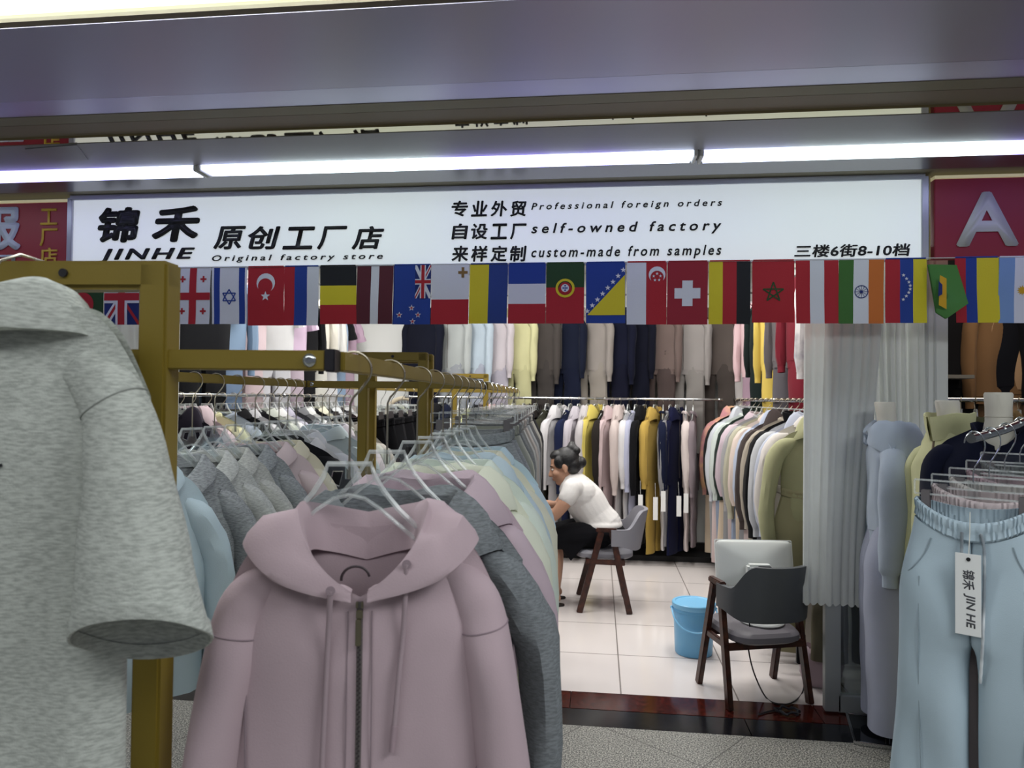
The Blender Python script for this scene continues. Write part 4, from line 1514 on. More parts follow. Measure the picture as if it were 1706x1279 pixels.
RZ = 1.545
RX, LX, BY = 1.285, -2.45, 6.95
clothes_rail('long chrome rail along the back wall of the shop, full of hoodies', (-1.9, BY, RZ), (1.16, BY, RZ), posts=[((x, BY, RZ), (x, YB, RZ)) for x in (-1.85, -.9, .06, 1.13)])
clothes_rail('chrome rail along the right wall of the shop, full of hoodies and jackets', (RX, 4.10, RZ), (RX, 7.05, RZ), posts=[((RX, y, RZ), (XR, y, RZ)) for y in (4.15, 5.48, 7.0)])
clothes_rail('chrome rail along the left wall of the shop, seen behind the near rack', (LX, 3.95, RZ), (LX, 6.95, RZ), posts=[((LX, y, RZ), (XL, y, RZ)) for y in (4.0, 5.4, 6.9)])
SH = .11
TOPZ = RZ + .0125

# back rail: tops hung edge-on, trousers of the same set below ----------------------
B = [(690, 'hoodie', 'jet black', '#17171a'), (708, 'shirt', 'bright white', '#dadbdc'), (724, 'hoodie', 'ink black', '#1a1a1e'), (742, 'hoodie', 'midnight navy', '#151b33'), (758, 'sweatshirt', 'chalk white', '#d8d8d6'),
     (776, 'sweatshirt', 'soft yellow', '#c9ca86'), (794, 'hoodie', 'coal black', '#19191c'), (812, 'hoodie', 'rose', '#c7a8ab'), (830, 'sweatshirt', 'oyster', '#cdc7bd'), (850, 'hoodie', 'pale lilac', '#c6bfcb'), (868, 'hoodie', 'mocha', '#5a4c48'),
     (888, 'hoodie', 'espresso', '#2c2624'), (908, 'sweatshirt', 'dark olive', '#3a3a2c'), (929, 'hoodie', 'white', '#d6d3d6'), (948, 'sweatshirt', 'navy', '#1a2344'), (963, 'hoodie', 'lilac grey', '#c4bdc6'),
     (978, 'hoodie', 'silver grey', '#c8c2c4'), (992, 'hoodie', 'lemon yellow', '#ddc84a'), (1007, 'sweatshirt', 'blackish brown', '#2a2522'), (1021, 'hoodie', 'blush pink', '#d2b9bb'), (1034, 'hoodie', 'beige pink', '#d3c2bd'),
     (1048, 'sweatshirt', 'snow white', '#dedcde'), (1061, 'sweatshirt', 'lavender blue', '#b9bcd6'), (1076, 'hoodie', 'black', '#151519'), (1094, 'hoodie', 'mustard yellow', '#c4a038'), (1108, 'sweatshirt', 'dark navy', '#161d38'),
     (1120, 'sweatshirt', 'grey', '#8d8c90'), (1132, 'hoodie', 'night blue', '#14183a'), (1147, 'sweatshirt', 'pinkish white', '#dccdc9'), (1160, 'sweatshirt', 'taupe', '#8e8086')]
ph = auto_rows([(r[2], r[1]) for r in B])
for i, (px, k, cn, hx) in enumerate(B):
    x = at(px, 760, BY - .22).x
    yaw = 74 + random.uniform(-8, 10)
    if k == 'hoodie' and px > 900:
        yaw -= 8
    where = ph[i] if 0 < i < len(B) - 1 else ('last at the left end' if i == 0 else 'nearest the right corner')
    sc_ = 1.0 + random.uniform(-.05, .05)
    top(k, i, TM(x, BY, TOPZ + SH, yaw, 1.0, .62), cloth(hx), '%s %s on the back rail, %s' % (cn, KN[k], where))
    if px > 860:
        # matching trousers under the top
        zt = -.58
        m = cloth(hx if i % 5 else '#c9c5c6')
        pants(i % 5, TM(x + .01, BY + .01, TOPZ + SH, yaw, 1.0, .62), m, '%s trousers under the %s %s on the back rail' % (cn if i % 5 else 'pale grey', cn, KN[k]), zt=zt, L=.98 - .04 * (i % 3))
    add_hanger('short', TM(x, BY, TOPZ, yaw), 'small clear hanger of the %s %s on the back rail' % (cn, KN[k]), 'clear hangers on the back rail')
for cn, y0, y1, sh_ in (('black', 824, 864, -9), ('mustard yellow', 828, 866, -2), ('dark navy', 818, 852, -3), ('night blue', 826, 860, -1), ('pinkish white', 822, 854, -4)):
    g = next(o for o in scene.objects if o.parent is None and o.get('label', '').startswith(cn + ' ') and 'back rail' in o['label'] and o.get('category') in ('hoodie', 'sweatshirt'))
    px = [r[0] for r in B if r[2] == cn][0] + sh_
    a, b = at(px - 4, y1, BY - .33), at(px + 4, y0, BY - .33)
    mb = MB().box(((a.x + b.x) / 2, BY - .33, (a.z + b.z) / 2), (b.x - a.x, .002, b.z - a.z), bevel=.0008).tube([((a.x + b.x) / 2, BY - .33, b.z), ((a.x + b.x) / 2, BY - .27, b.z + .12)], .001, 5)
    put('price_tag', mb.xf(g.matrix_world.inverted()), M_TAG, g, Matrix.Identity(4), label='white paper price tag')

# right rail (front = nearest) ------------------------------------------------------
RR = [(4.25, 'hoodie', 'olive green', '#b1b184', 1), (4.43, 'shirt', 'ivory', '#d9d2cc', 0), (4.55, 'hoodie', 'ice lilac', '#bcc2d4', 0), (4.68, 'sweatshirt', 'silver', '#c0c2c6', 0), (4.80, 'zip_jacket', 'black', '#17171a', 1), (4.94, 'sweatshirt', 'sand', '#aca191', 0),
      (5.08, 'hoodie', 'dark brown', '#4a403e', 1), (5.24, 'hoodie', 'baby blue', '#b4bed4', 0), (5.40, 'shirt', 'peach', '#dcc9bd', 0), (5.55, 'sweatshirt', 'khaki beige', '#b5b19a', 0), (5.72, 'sweatshirt', 'ash grey', '#a2a1a3', 0), (5.90, 'shirt', 'rosy mauve', '#cdb9c4', 0),
      (6.10, 'zip_jacket', 'bottle green', '#28352f', 0), (6.28, 'sweatshirt', 'mint white', '#cdd8d2', 0), (6.46, 'hoodie', 'cream blue', '#ccd0d8', 0), (6.64, 'zip_jacket', 'inky black', '#1c1c1c', 0), (6.86, 'hoodie', 'coral pink', '#d59a9d', 0)]
ph = auto_rows([(r[2], r[1]) for r in RR])
for i, (Y, k, cn, hx, _) in enumerate(RR):
    yaw = -6 + random.uniform(-5, 4)
    m = cloth(hx) if cn != 'coral pink' else cloth('#d38d94', second='#e2b48c')
    where = ph[i]
    top(k, 100 + i % 5, TM(RX, Y, TOPZ + SH, yaw, 1.06 if i == 0 else 1.0, .8), m, '%s %s on the right wall rail, %s' % (cn, KN[k], where), lite=i > 3)
    pants(i % 5, TM(RX - .09, Y, TOPZ + SH, yaw, 1.0, .8), cloth(('#a9a47a', '#c9c3bd', '#98a4bd', '#8c8d93', '#1d1d20', '#b0a690')[i % 6] if i < 6 else ('#d8c3a8', '#8d9cb5', '#d6c0bd', '#9a9b9e')[i % 4]), '%s trousers hanging under the %s %s by the right wall' % (('olive', 'pale stone', 'blue grey', 'grey', 'black', 'sand')[i % 6] if i < 6 else ('cream', 'denim blue', 'pale pink', 'grey')[i % 4], cn, KN[k]), zt=-.62, L=.92, wide=1.05)
    add_hanger('short', TM(RX, Y, TOPZ, yaw), 'small clear hanger of the %s %s on the right rail' % (cn, KN[k]), 'clear hangers on the right rail')

# left rail -------------------------------------------------------------------------
LL = [(3.98, 'hoodie', 'plum black', '#2b2633'), (4.10, 'hoodie', 'dusty pink', '#cbb6bc'), (4.28, 'sweatshirt', 'butter yellow', '#d4d2a3'), (4.46, 'sweatshirt', 'dove blue', '#98a3b3'), (4.60, 'shirt', 'jet', '#17171a'), (4.74, 'shirt', 'pearl grey', '#b9b9bd'),
      (4.88, 'sweatshirt', 'raven black', '#1a1a1d'), (5.02, 'shirt', 'pale sage', '#b9beb4'), (5.16, 'shirt', 'milk white', '#d8d8d8'), (5.3, 'shirt', 'light lilac', '#b4b1c2'), (5.44, 'sweatshirt', 'graphite', '#35363a'), (5.58, 'shirt', 'dim grey', '#77787c'),
      (5.72, 'shirt', 'paper white', '#dcdedc'), (5.86, 'sweatshirt', 'dusk black', '#1d1c1f'), (6.0, 'shirt', 'light cream', '#dedcc2'), (6.16, 'sweatshirt', 'onyx black', '#1a1a1c'), (6.32, 'shirt', 'frost white', '#dde0e2'), (6.48, 'sweatshirt', 'brown black', '#2a2022'), (6.64, 'shirt', 'salt white', '#d6d3d4'), (6.8, 'shirt', 'taupe beige', '#9b8f8a')]
ph = auto_rows([(r[2], r[1]) for r in LL])
for i, (Y, k, cn, hx) in enumerate(LL):
    yaw = random.uniform(-4, 8)
    top(k, i, TM(LX, Y, TOPZ + SH, yaw, 1.0, .85), cloth(hx), '%s %s on the left wall rail, %s' % (cn, KN[k], ph[i]))
    add_hanger('short', TM(LX, Y, TOPZ, yaw), 'small clear hanger of the %s %s on the left rail' % (cn, KN[k]), 'clear hangers on the left rail')

# ------------------------------------------------------------------ sets hung high on the walls
UZ = 2.57
clothes_rail('upper chrome rail on the back wall that carries the displayed sets', (-1.75, YB - .24, UZ), (1.45, YB - .24, UZ), .009, [((x, YB - .24, UZ), (x, YB, UZ)) for x in (-1.7, -.1, 1.4)])
clothes_rail('upper chrome rail on the right wall that carries the displayed sets', (XR - .22, 4.3, UZ), (XR - .22, 7.2, UZ), .009, [((XR - .22, y, UZ), (XR, y, UZ)) for y in (4.4, 5.8, 7.1)])
clothes_rail('upper chrome rail on the left wall that carries the displayed clothes', (XL + .22, 4.1, UZ), (XL + .22, 7.25, UZ), .009, [((XL + .22, y, UZ), (XL, y, UZ)) for y in (4.3, 5.8, 7.15)])
UB = [(704, 'set_hoodie', 'midnight', '#151828', '#13162a'), (748, 'set_jacket', 'pale sage', '#b3b9b8', '#9a9fa6'), (782, 'set_jacket', 'icy blue', '#b7c8d6', '#a2a8b8'), (818, 'set_jacket', 'pinkish grey', '#c5bcc2', '#aaa5b2'), (856, 'set_jacket', 'pastel yellow', '#c8c590', '#b9b684'),
      (894, 'set_jacket', 'dark taupe', '#48423f', '#403b39'), (938, 'set_jacket', 'deep navy', '#161c30', '#141a30'), (980, 'set_jacket', 'warm grey', '#958d87', '#90887f'), (1016, 'set_jacket', 'blue black', '#12152a', '#111326'), (1050, 'set_jacket', 'black navy', '#0f1120', '#0e1020'),
      (1092, 'set_hoodie', 'cocoa brown', '#6d5c57', '#4c3f3d'), (1140, 'set_jacket', 'greige', '#938d8a', '#87827e'), (1192, 'set_hoodie', 'umber', '#5c524d', '#4a423e')]
ph = auto_rows([(r[2], r[1]) for r in UB])
for i, (px, k, cn, c1, c2) in enumerate(UB):
    x = at(px, 600, YB - .24).x
    yw = -24 + random.uniform(-3, 3)
    where = ph[i] if 0 < i < len(UB) - 1 else ('first from the left' if i == 0 else 'last before the corner')
    top(k, i, TM(x, YB - .24, UZ + .009 + .05, yw, .94, .75), cloth(c1), '%s %s high on the back wall, %s' % (cn, KN[k], where), lite=False)
    pants(i % 5, TM(x + .01, YB - .24, UZ + .009 + .05, yw), cloth(c2), '%s trousers below the %s %s high on the back wall' % (cn, cn, KN[k]), zt=-.60, L=1.0)
    tag(put('clothes_hanger', HM['short'][1], [M_ACR, M_EDGE], None, TM(x, YB - .24, UZ - .055, yw)), 'clear hanger of the %s set high on the back wall' % cn, 'hanger', 'clear hangers high on the back wall')
UR = [(4.55, 'set_hoodie', 'tie-dye grey', '#c4bfc2', '#d0c5c2'), (4.98, 'sweatshirt', 'wine red', '#7e1a2c', '#7e1a2c'), (5.42, 'set_hoodie', 'dark stone', '#6b6466', '#5f5a60'), (5.78, 'set_hoodie', 'golden yellow', '#d8b93a', '#d8b93a'), (6.2, 'set_hoodie', 'blackish green', '#15201f', '#14211f'), (6.56, 'sweatshirt', 'soft rose', '#d8b4b8', '#a98a9c'), (6.92, 'set_hoodie', 'lilac white', '#cfc6cc', '#c6bfbd')]
ph = auto_rows([(r[2], r[1]) for r in UR])
for i, (Y, k, cn, c1, c2) in enumerate(UR):
    m = cloth(c1) if i else cloth('#d5d0d0', second='#8f8b95')
    top(k, i + 2, TM(XR - .22, Y, UZ + .009 + .05, -66, .94, .75), m, '%s %s high on the right wall, %s' % (cn, KN[k], ph[i]))
    pants(i % 5, TM(XR - .22, Y, UZ + .009 + .05, -66, 1.0, .75), cloth(c2), '%s trousers below the %s %s high on the right wall' % (cn, cn, KN[k]), zt=-.60, L=1.0)
UL = [(4.40, 't_shirt', 'blackish', '#17181c', '#15161a'), (4.62, 'sweatshirt', 'denim blue', '#7f9ab8', '#6f86a4'), (4.93, 't_shirt', 'shell pink', '#d9c2c8', '#c9b3b8'), (5.42, 't_shirt', 'porcelain white', '#d8d8da', '#c5c5cb'), (5.68, 't_shirt', 'candy lilac', '#d2b7d2', '#b9a8b6'), (5.93, 'sweatshirt', 'pitch black', '#121216', '#121216'), (6.20, 'shirt', 'ecru', '#d6d1c4', '#d0cfc6'), (6.46, 'shirt', 'white linen', '#dcdbd8', '#d6d6d8'), (6.70, 't_shirt', 'pool blue', '#a9c4e2', '#8fa9c8'), (6.95, 't_shirt', 'orchid pink', '#d4b2cc', '#b99fb2')]
ph = auto_rows([(r[2], r[1]) for r in UL])
for i, (Y, k, cn, c1, c2) in enumerate(UL):
    top(k, i + 1, TM(XL + .22, Y, UZ + .009 + .05, 66, .94, .75), cloth(c1), '%s %s high on the left wall, %s' % (cn, KN[k], ph[i]), accents={'sleeve': cloth('#1a1a1d')} if cn == 'pool blue' else None)
    pants(i % 5, TM(XL + .22, Y, UZ + .009 + .05, 66, 1.0, .75), cloth(c2), '%s trousers below the %s %s high on the left wall' % (cn, cn, KN[k]), zt=-.62, L=.95)
# arch-topped mirror at the back
t = thing('mirror', 'cream arch-topped mirror frame at the back behind the olive racks', 'mirror', (at(672, 690, 7.22).x, 7.24, 0))
pts = [Vector((.19, 0, .0)), Vector((.19, 0, 1.3))] + [Vector((.19 * math.cos(a), 0, 1.34 + .19 * math.sin(a))) for a in np.linspace(.1, PI - .1, 14)] + [Vector((-.19, 0, 1.3)), Vector((-.19, 0, 0))]
put('frame', MB().tube(pts, .022, 10), mat('cream_padding', '#d3c7ae', 0.6, bump=.05), t, Matrix.Identity(4))
put('glass', MB().prism([(p.x, p.z) for p in pts], -.004, .004), mat('mirror_glass', '#e6ebee', 0.03, metal=1.0), t, Matrix.Identity(4))
I4 = Matrix.Identity(4)

# ------------------------------------------------------------------ hero: mauve zip hoodie at the front of the near rack
M_MAUVE = cloth('#bea8ae', weave=.10, raw=True)
hp = rail_pt(1, 1.13)
HM_ = TM(hp.x + .030, hp.y - .01, hp.z - .022, 13)
H = Top(sh=.226, zn=-.236, slope=.050, rnd=.095, L=.70, chest=.222, hem=.215, T=.058, SL=.62, flare=.8, fd=.115, bd=.03, nw=.100, seed=5, nu=96, nv=60, sn=32, sv=44, wr=.55, topT=.045, sleeve_w=1.12)
H.spath = lambda sg: [Vector((sg * x, y, z)) for x, y, z in ((.135, -.004, -.325), (.178, -.010, -.375), (.196, -.016, -.45), (.214, -.020, -.56), (.232, -.026, -.72), (.236, -.030, -.93))]
t = thing('hoodie', 'large dusty mauve zip hoodie hanging at the very front of the near olive rack', 'hoodie', M=HM_)
put('body', H.body(), M_MAUVE, t, I4)
def hero_ring(s, sg, t, pts, extra=1.0, down=0.0):
    n = len(pts) - 1
    i = min(int(t * n), n - 1)
    p = pts[i].lerp(pts[i + 1], t * n - i)
    tan = (pts[i + 1] - pts[i]).normalized()
    nr = tan.cross(Vector((0, 1, 0))).normalized()
    rn = lerp_tab([(0, .030), (.2, .040), (.45, .043), (.85, .041), (1, .026)], t)
    ry = lerp_tab([(0, .030), (.2, .046), (.45, .060), (.85, .058), (1, .036)], t)
    row = []
    for k in range(s.sn):
        a = 2 * PI * k / s.sn
        m = 1 + .03 * math.sin(2 * a + 9 * t + sg) + .02 * math.sin(3 * a - 14 * t)
        row.append(tuple(p + Vector((0, 0, -down)) + nr * (rn * m * extra * spw(math.cos(a), .85)) + Vector((0, ry * m * extra * math.sin(a), 0))))
    return row


H.sleeve_ring = lambda sg, t, pts, extra=1.0, down=0.0: hero_ring(H, sg, t, pts, extra, down)
for sg in (1, -1):
    s_ = put('sleeve', H.sleeve(sg), M_MAUVE, t, I4)
    q = [tuple(v) for v in hero_ring(H, sg, .30, catmull(H.spath(sg), 6), 1.012)]
    put('seam', MB().tube(q, .0012, 5, closed=True), cloth('#a08b93'), s_, I4)
    put('cuff', H.cuff(sg), M_MAUVE, s_, I4)
put('hem_band', H.hem_band(), M_MAUVE, t, I4)


def hero_hood(T):
    """wide hood lying open round the neck; its edges run down to the zip top"""
    z0 = T.zn - T.fd
    A = [(.012, -.073, .012), (.048, -.073, .036), (.080, -.050, .078), (.096, -.012, .126), (.072, .045, .118), (0, .066, .100)]
    B = [(.012, -.076, -.003), (.084, -.079, .018), (.140, -.068, .044), (.178, -.020, .080), (.140, .085, .05), (0, .13, -.02)]
    rows = []
    for sg in (-1, 1):
        jit = random.Random(4 + sg)
        a_ = catmull([Vector((sg * x, y, z0 + z + (.010 if sg > 0 and 1 < i < 4 else 0) * 0)) for i, (x, y, z) in enumerate(A)], 7)
        b_ = catmull([Vector((sg * x, y, z0 + z)) for x, y, z in B], 7)
        half = []
        for i, (p, q) in enumerate(zip(a_, b_)):
            t = i / (len(a_) - 1)
            d = q - p
            out = Vector((d.x, d.y, 0))
            out = out.normalized() if out.length > 1e-5 else Vector((0, -1, 0))
            up = Vector((0, 0, 1))
            e = sm(0, .22, t)
            cr = .006 * math.sin(17 * t + (2 if sg > 0 else 0)) * e * (1.8 if sg > 0 else .8)
            cr *= sm(.2, .45, t)
            inn = p - out * .012 * min(1.0, d.length / .07) + Vector((0, .016 * (1 - sm(0, .5, t)), 0)) - up * (.001 + .067 * sm(.08, .45, t))
            w_ = min(1.0, d.length / .07)
            half.append([tuple(v) for v in (inn, p - out * .006 * w_ - up * .016 * w_, p - out * .002 * w_ - up * .003 * w_, p + up * (.007 * e + .002 * w_) + out * .005 * w_, p + d * .14 + up * (.010 * e + cr), p + d * .36 + up * (.016 * e + cr) + out * .006 * w_, p + d * .62 + up * (.014 * e - cr) + out * .010 * e, p + d * .86 + up * .006 * e + out * .010 * e, q + out * .004 * w_, q - up * .008 * w_ - d * .03, q - d * .16 - up * .014 * w_)])
        rows.append(half)
    P = rows[0] + rows[1][::-1][1:]
    return MB().grid(P, False)


hd = put('hood', hero_hood(H), M_MAUVE, t, I4)
# neck tape ring, seams, pockets, drawcords, zip
seams = MB()


def seam(pts, off=.0012, r=.0011):
    q = catmull([H.front(x, z, off) for x, z in pts], 6)
    seams.tube(q, r, 5)


seam([(-.13, -.315), (-.155, -.345), (-.185, -.385), (-.205, -.42)])
seam([(.130, -.315), (.150, -.345), (.172, -.39), (.182, -.46)])
seam([(-.165, -.37), (-.168, -.5), (-.166, -.68), (-.16, -.85)], off=.002, r=.002)
seam([(.205, -.50), (.19, -.60), (.15, -.68), (.14, -.80)], off=.002)
seam([(.018, -.372), (.019, -.6), (.016, -.9)])
seam([(-.018, -.372), (-.019, -.6), (-.020, -.9)])
put('seam', seams, cloth('#a08b93'), t, I4)
sl = catmull(H.spath(1), 6)
put('neck_label_ring', MB().tube([Vector((.022 * math.cos(a) - .012, -.012, -.335 + .020 * math.sin(a))) for a in np.linspace(.2, PI + .1, 12)], .0022, 6), mat('dark_rubber', '#3d3236', .5), t, I4)
z0 = H.zn - H.fd - .006
zp = put('zipper', H.zipper(z0, -.93), M_ZIP, t, I4)
P_ = []
teeth = MB()
for k in range(150):
    z = z0 - .018 - k * .0036
    p = H.front(.0012 * (1 if k % 2 else -1), z, .0042)
    teeth.box(p, (.0034, .0016, .0017))
put('teeth', teeth, mat('dark_zip_metal', '#5d5557', .35, metal=.8), zp, I4)
p = H.front(0, z0 - .004, .006)
sl_ = MB().box((p.x - .004, p.y - .001, p.z), (.0035, .004, .010), bevel=.001).box((p.x + .004, p.y - .001, p.z), (.0035, .004, .010), bevel=.001).box((p.x, p.y - .002, p.z - .014), (.010, .005, .014), bevel=.0015)
sl_.box((p.x - .001, p.y - .006, p.z - .040), (.0085, .0022, .040), bevel=.001)
put('pull_tab', sl_, mat('antique_brass', '#8f8770', .3, metal=.9), zp, I4)
for sg, pts in ((-1, [(-.040, -.318), (-.046, -.42), (-.052, -.60), (-.060, -.90)]), (1, [(.070, -.295), (.066, -.40), (.060, -.47), (.054, -.545)])):
    q = catmull([H.front(x, z, .009 + (.026 if i == 0 else 0)) for i, (x, z) in enumerate(pts)], 8)
    c_ = put('drawcord', MB().tube(q, .0042, 10), cloth('#b8a0a7'), t, I4)
    if sg > 0:
        d_ = (q[-1] - q[-2]).normalized()
        put('aglet', MB().tube([q[-1] - d_ * .002, q[-1] + d_ * .036], .0048, 10), mat('mauve_plastic', '#a58f96', .35), c_, I4)
    put('eyelet', MB().lathe([(.003, 0), (.007, .0005), (.007, .002), (.003, .002)], 14).xf(Matrix.Translation(q[0] + Vector((0, -.001, 0))) @ Matrix.Rotation(PI / 2, 4, 'X')), cloth('#a38d95'), c_, I4)
add_hanger('narrow', TM(hp.x, hp.y, hp.z, 13), 'clear hanger holding the large mauve zip hoodie at the front', 'clear hangers on the near rack')

# ------------------------------------------------------------------ hero: pale grey hooded tee hung before the near frame
M_HEATH = cloth('#c6c9c1', heather=.34, weave=.22, raw=True)
TT = Top(sh=.258, zn=-.190, slope=.030, rnd=.095, L=.90, chest=.228, hem=.230, T=.050, SL=.36, flare=1.0, fd=.03, bd=.02, nw=.095, seed=9, nu=80, nv=46, sn=36, sv=30, wr=.6, topT=.05, short=True)


def tee_ring(s, sg, t, pts, extra=1.0, down=0.0):
    n = len(pts) - 1
    i = min(int(t * n), n - 1)
    p = pts[i].lerp(pts[i + 1], t * n - i)
    tan = (pts[i + 1] - pts[i]).normalized()
    nr = tan.cross(Vector((0, 1, 0))).normalized()
    rn = lerp_tab([(0, .030), (.25, .042), (.5, .052), (.75, .070), (1, .087)], t)
    ry = lerp_tab([(0, .030), (.25, .042), (.6, .048), (1, .055)], t)
    row = []
    for k in range(s.sn):
        a = 2 * PI * k / s.sn
        m = 1 + .03 * math.sin(2 * a + 7 * t + sg)
        row.append(tuple(p + Vector((0, 0, -down - .042 * sm(.5, 1, t) * math.sin(a))) + nr * (rn * m * extra * spw(math.cos(a), .85)) + Vector((0, ry * m * extra * spw(math.sin(a), .85) - .010 * t, 0))))
    return row


TT.spath = lambda sg: [Vector((sg * x, y, z)) for x, y, z in ((.16, -.004, -.290), (.215, -.016, -.335), (.250, -.034, -.42), (.272, -.044, -.54), (.287, -.048, -.645))]
TT.sleeve_ring = lambda sg, t, pts, extra=1.0, down=0.0: tee_ring(TT, sg, t, pts, extra, down)
tx, ty, tz = -.875, .925, 1.875
TMx = TM(tx, ty, tz, 2)
t = thing('t_shirt', 'pale grey heather hooded short-sleeved top close to the camera at the far left', 't-shirt', M=TMx)
put('body', TT.body(), M_HEATH, t, I4)
for sg in (1, -1):
    s_ = put('sleeve', TT.sleeve(sg), M_HEATH, t, I4)
    pts = catmull(TT.spath(sg), 6)
    hemP = [tee_ring(TT, sg, tt_, pts, ex) for tt_, ex in ((.925, 1.0), (.93, 1.03), (.995, 1.03), (1.0, 1.02), (1.0, .985), (.94, .975))]
    put('hem_band', MB().grid(hemP, True), M_HEATH, s_, I4)
    if sg > 0:
        q = [tuple(v) for v in tee_ring(TT, sg, .27, pts, 1.012)]
        put('seam', MB().tube(q, .0012, 5, closed=True), cloth('#9ea19a'), s_, I4)
put('hood', TT.hood(h=.034, spread=.066, drape=.05, n=48), M_HEATH, t, I4)
# dark brush print on the chest, only its edge in the picture
pr = MB()
for (x0_, z0_, x1_, z1_, w_) in ((.04, -.432, .085, -.422, .004), (.05, -.447, .079, -.465, .012), (.04, -.475, .077, -.460, .010), (.06, -.438, .070, -.458, .006)):
    a, b = TT.front(x0_, z0_, .002), TT.front(x1_, z1_, .002)
    pr.bar(a, b, .002, w_, bevel=0)
put('print', pr, mat('black_ink', '#1b1c22', .8), t, I4)
hb = thing('clothes_hanger', 'clear hanger hooked over the near frame top, holding the grey hooded top', 'hanger', (tx, ty, tz - .11))
zt_ = 1.7535 - (tz - .11)
put('hook', MB().tube([(0, .125, zt_ - .03), (0, .12, zt_ + .004), (0, .07, zt_ + .006), (0, .035, zt_ - .01), (0, .01, zt_ - .04), (0, 0, -.075), (0, 0, -.094)], .0021, 8), M_STEEL, hb, I4)
put('acrylic_body', HM['short'][1], [M_ACR, M_EDGE], hb, I4)

# ------------------------------------------------------------------ waterfall arm with sweatpants at the right
ax0, ax1 = Vector((.985, 2.05, 1.452)), Vector((1.55, 2.65, 1.560))
ad = (ax1 - ax0).normalized()
t = thing('display_rack', 'chrome display stand with a sloping arm carrying sweatpants at the right', 'clothes rack', (ax1.x, ax1.y, 0))
ti = t.matrix_world.inverted()
M_DCHR = mat('smoky_chrome', '#9ea2a2', .16, metal=1.0)
put('arm', MB().tube([ax0 + (ax1 - ax0) * k + Vector((0, 0, -.02 * math.sin(PI * k))) for k in np.linspace(0, 1, 10)], .0125, 14).xf(ti), M_DCHR, t, I4)
put('post', MB().tube([(ax1.x, ax1.y, .02), (ax1.x, ax1.y, 1.60)], .016, 14).xf(ti), M_DCHR, t, I4)
put('base', MB().lathe([(.17, 0), (.17, .012), (.03, .02), (.02, .04)], 28, (ax1.x, ax1.y, 0)).xf(ti), M_DCHR, t, I4)


def arm_pt(k):
    return ax0 + (ax1 - ax0) * k + Vector((0, 0, -.02 * math.sin(PI * k) + .0135))


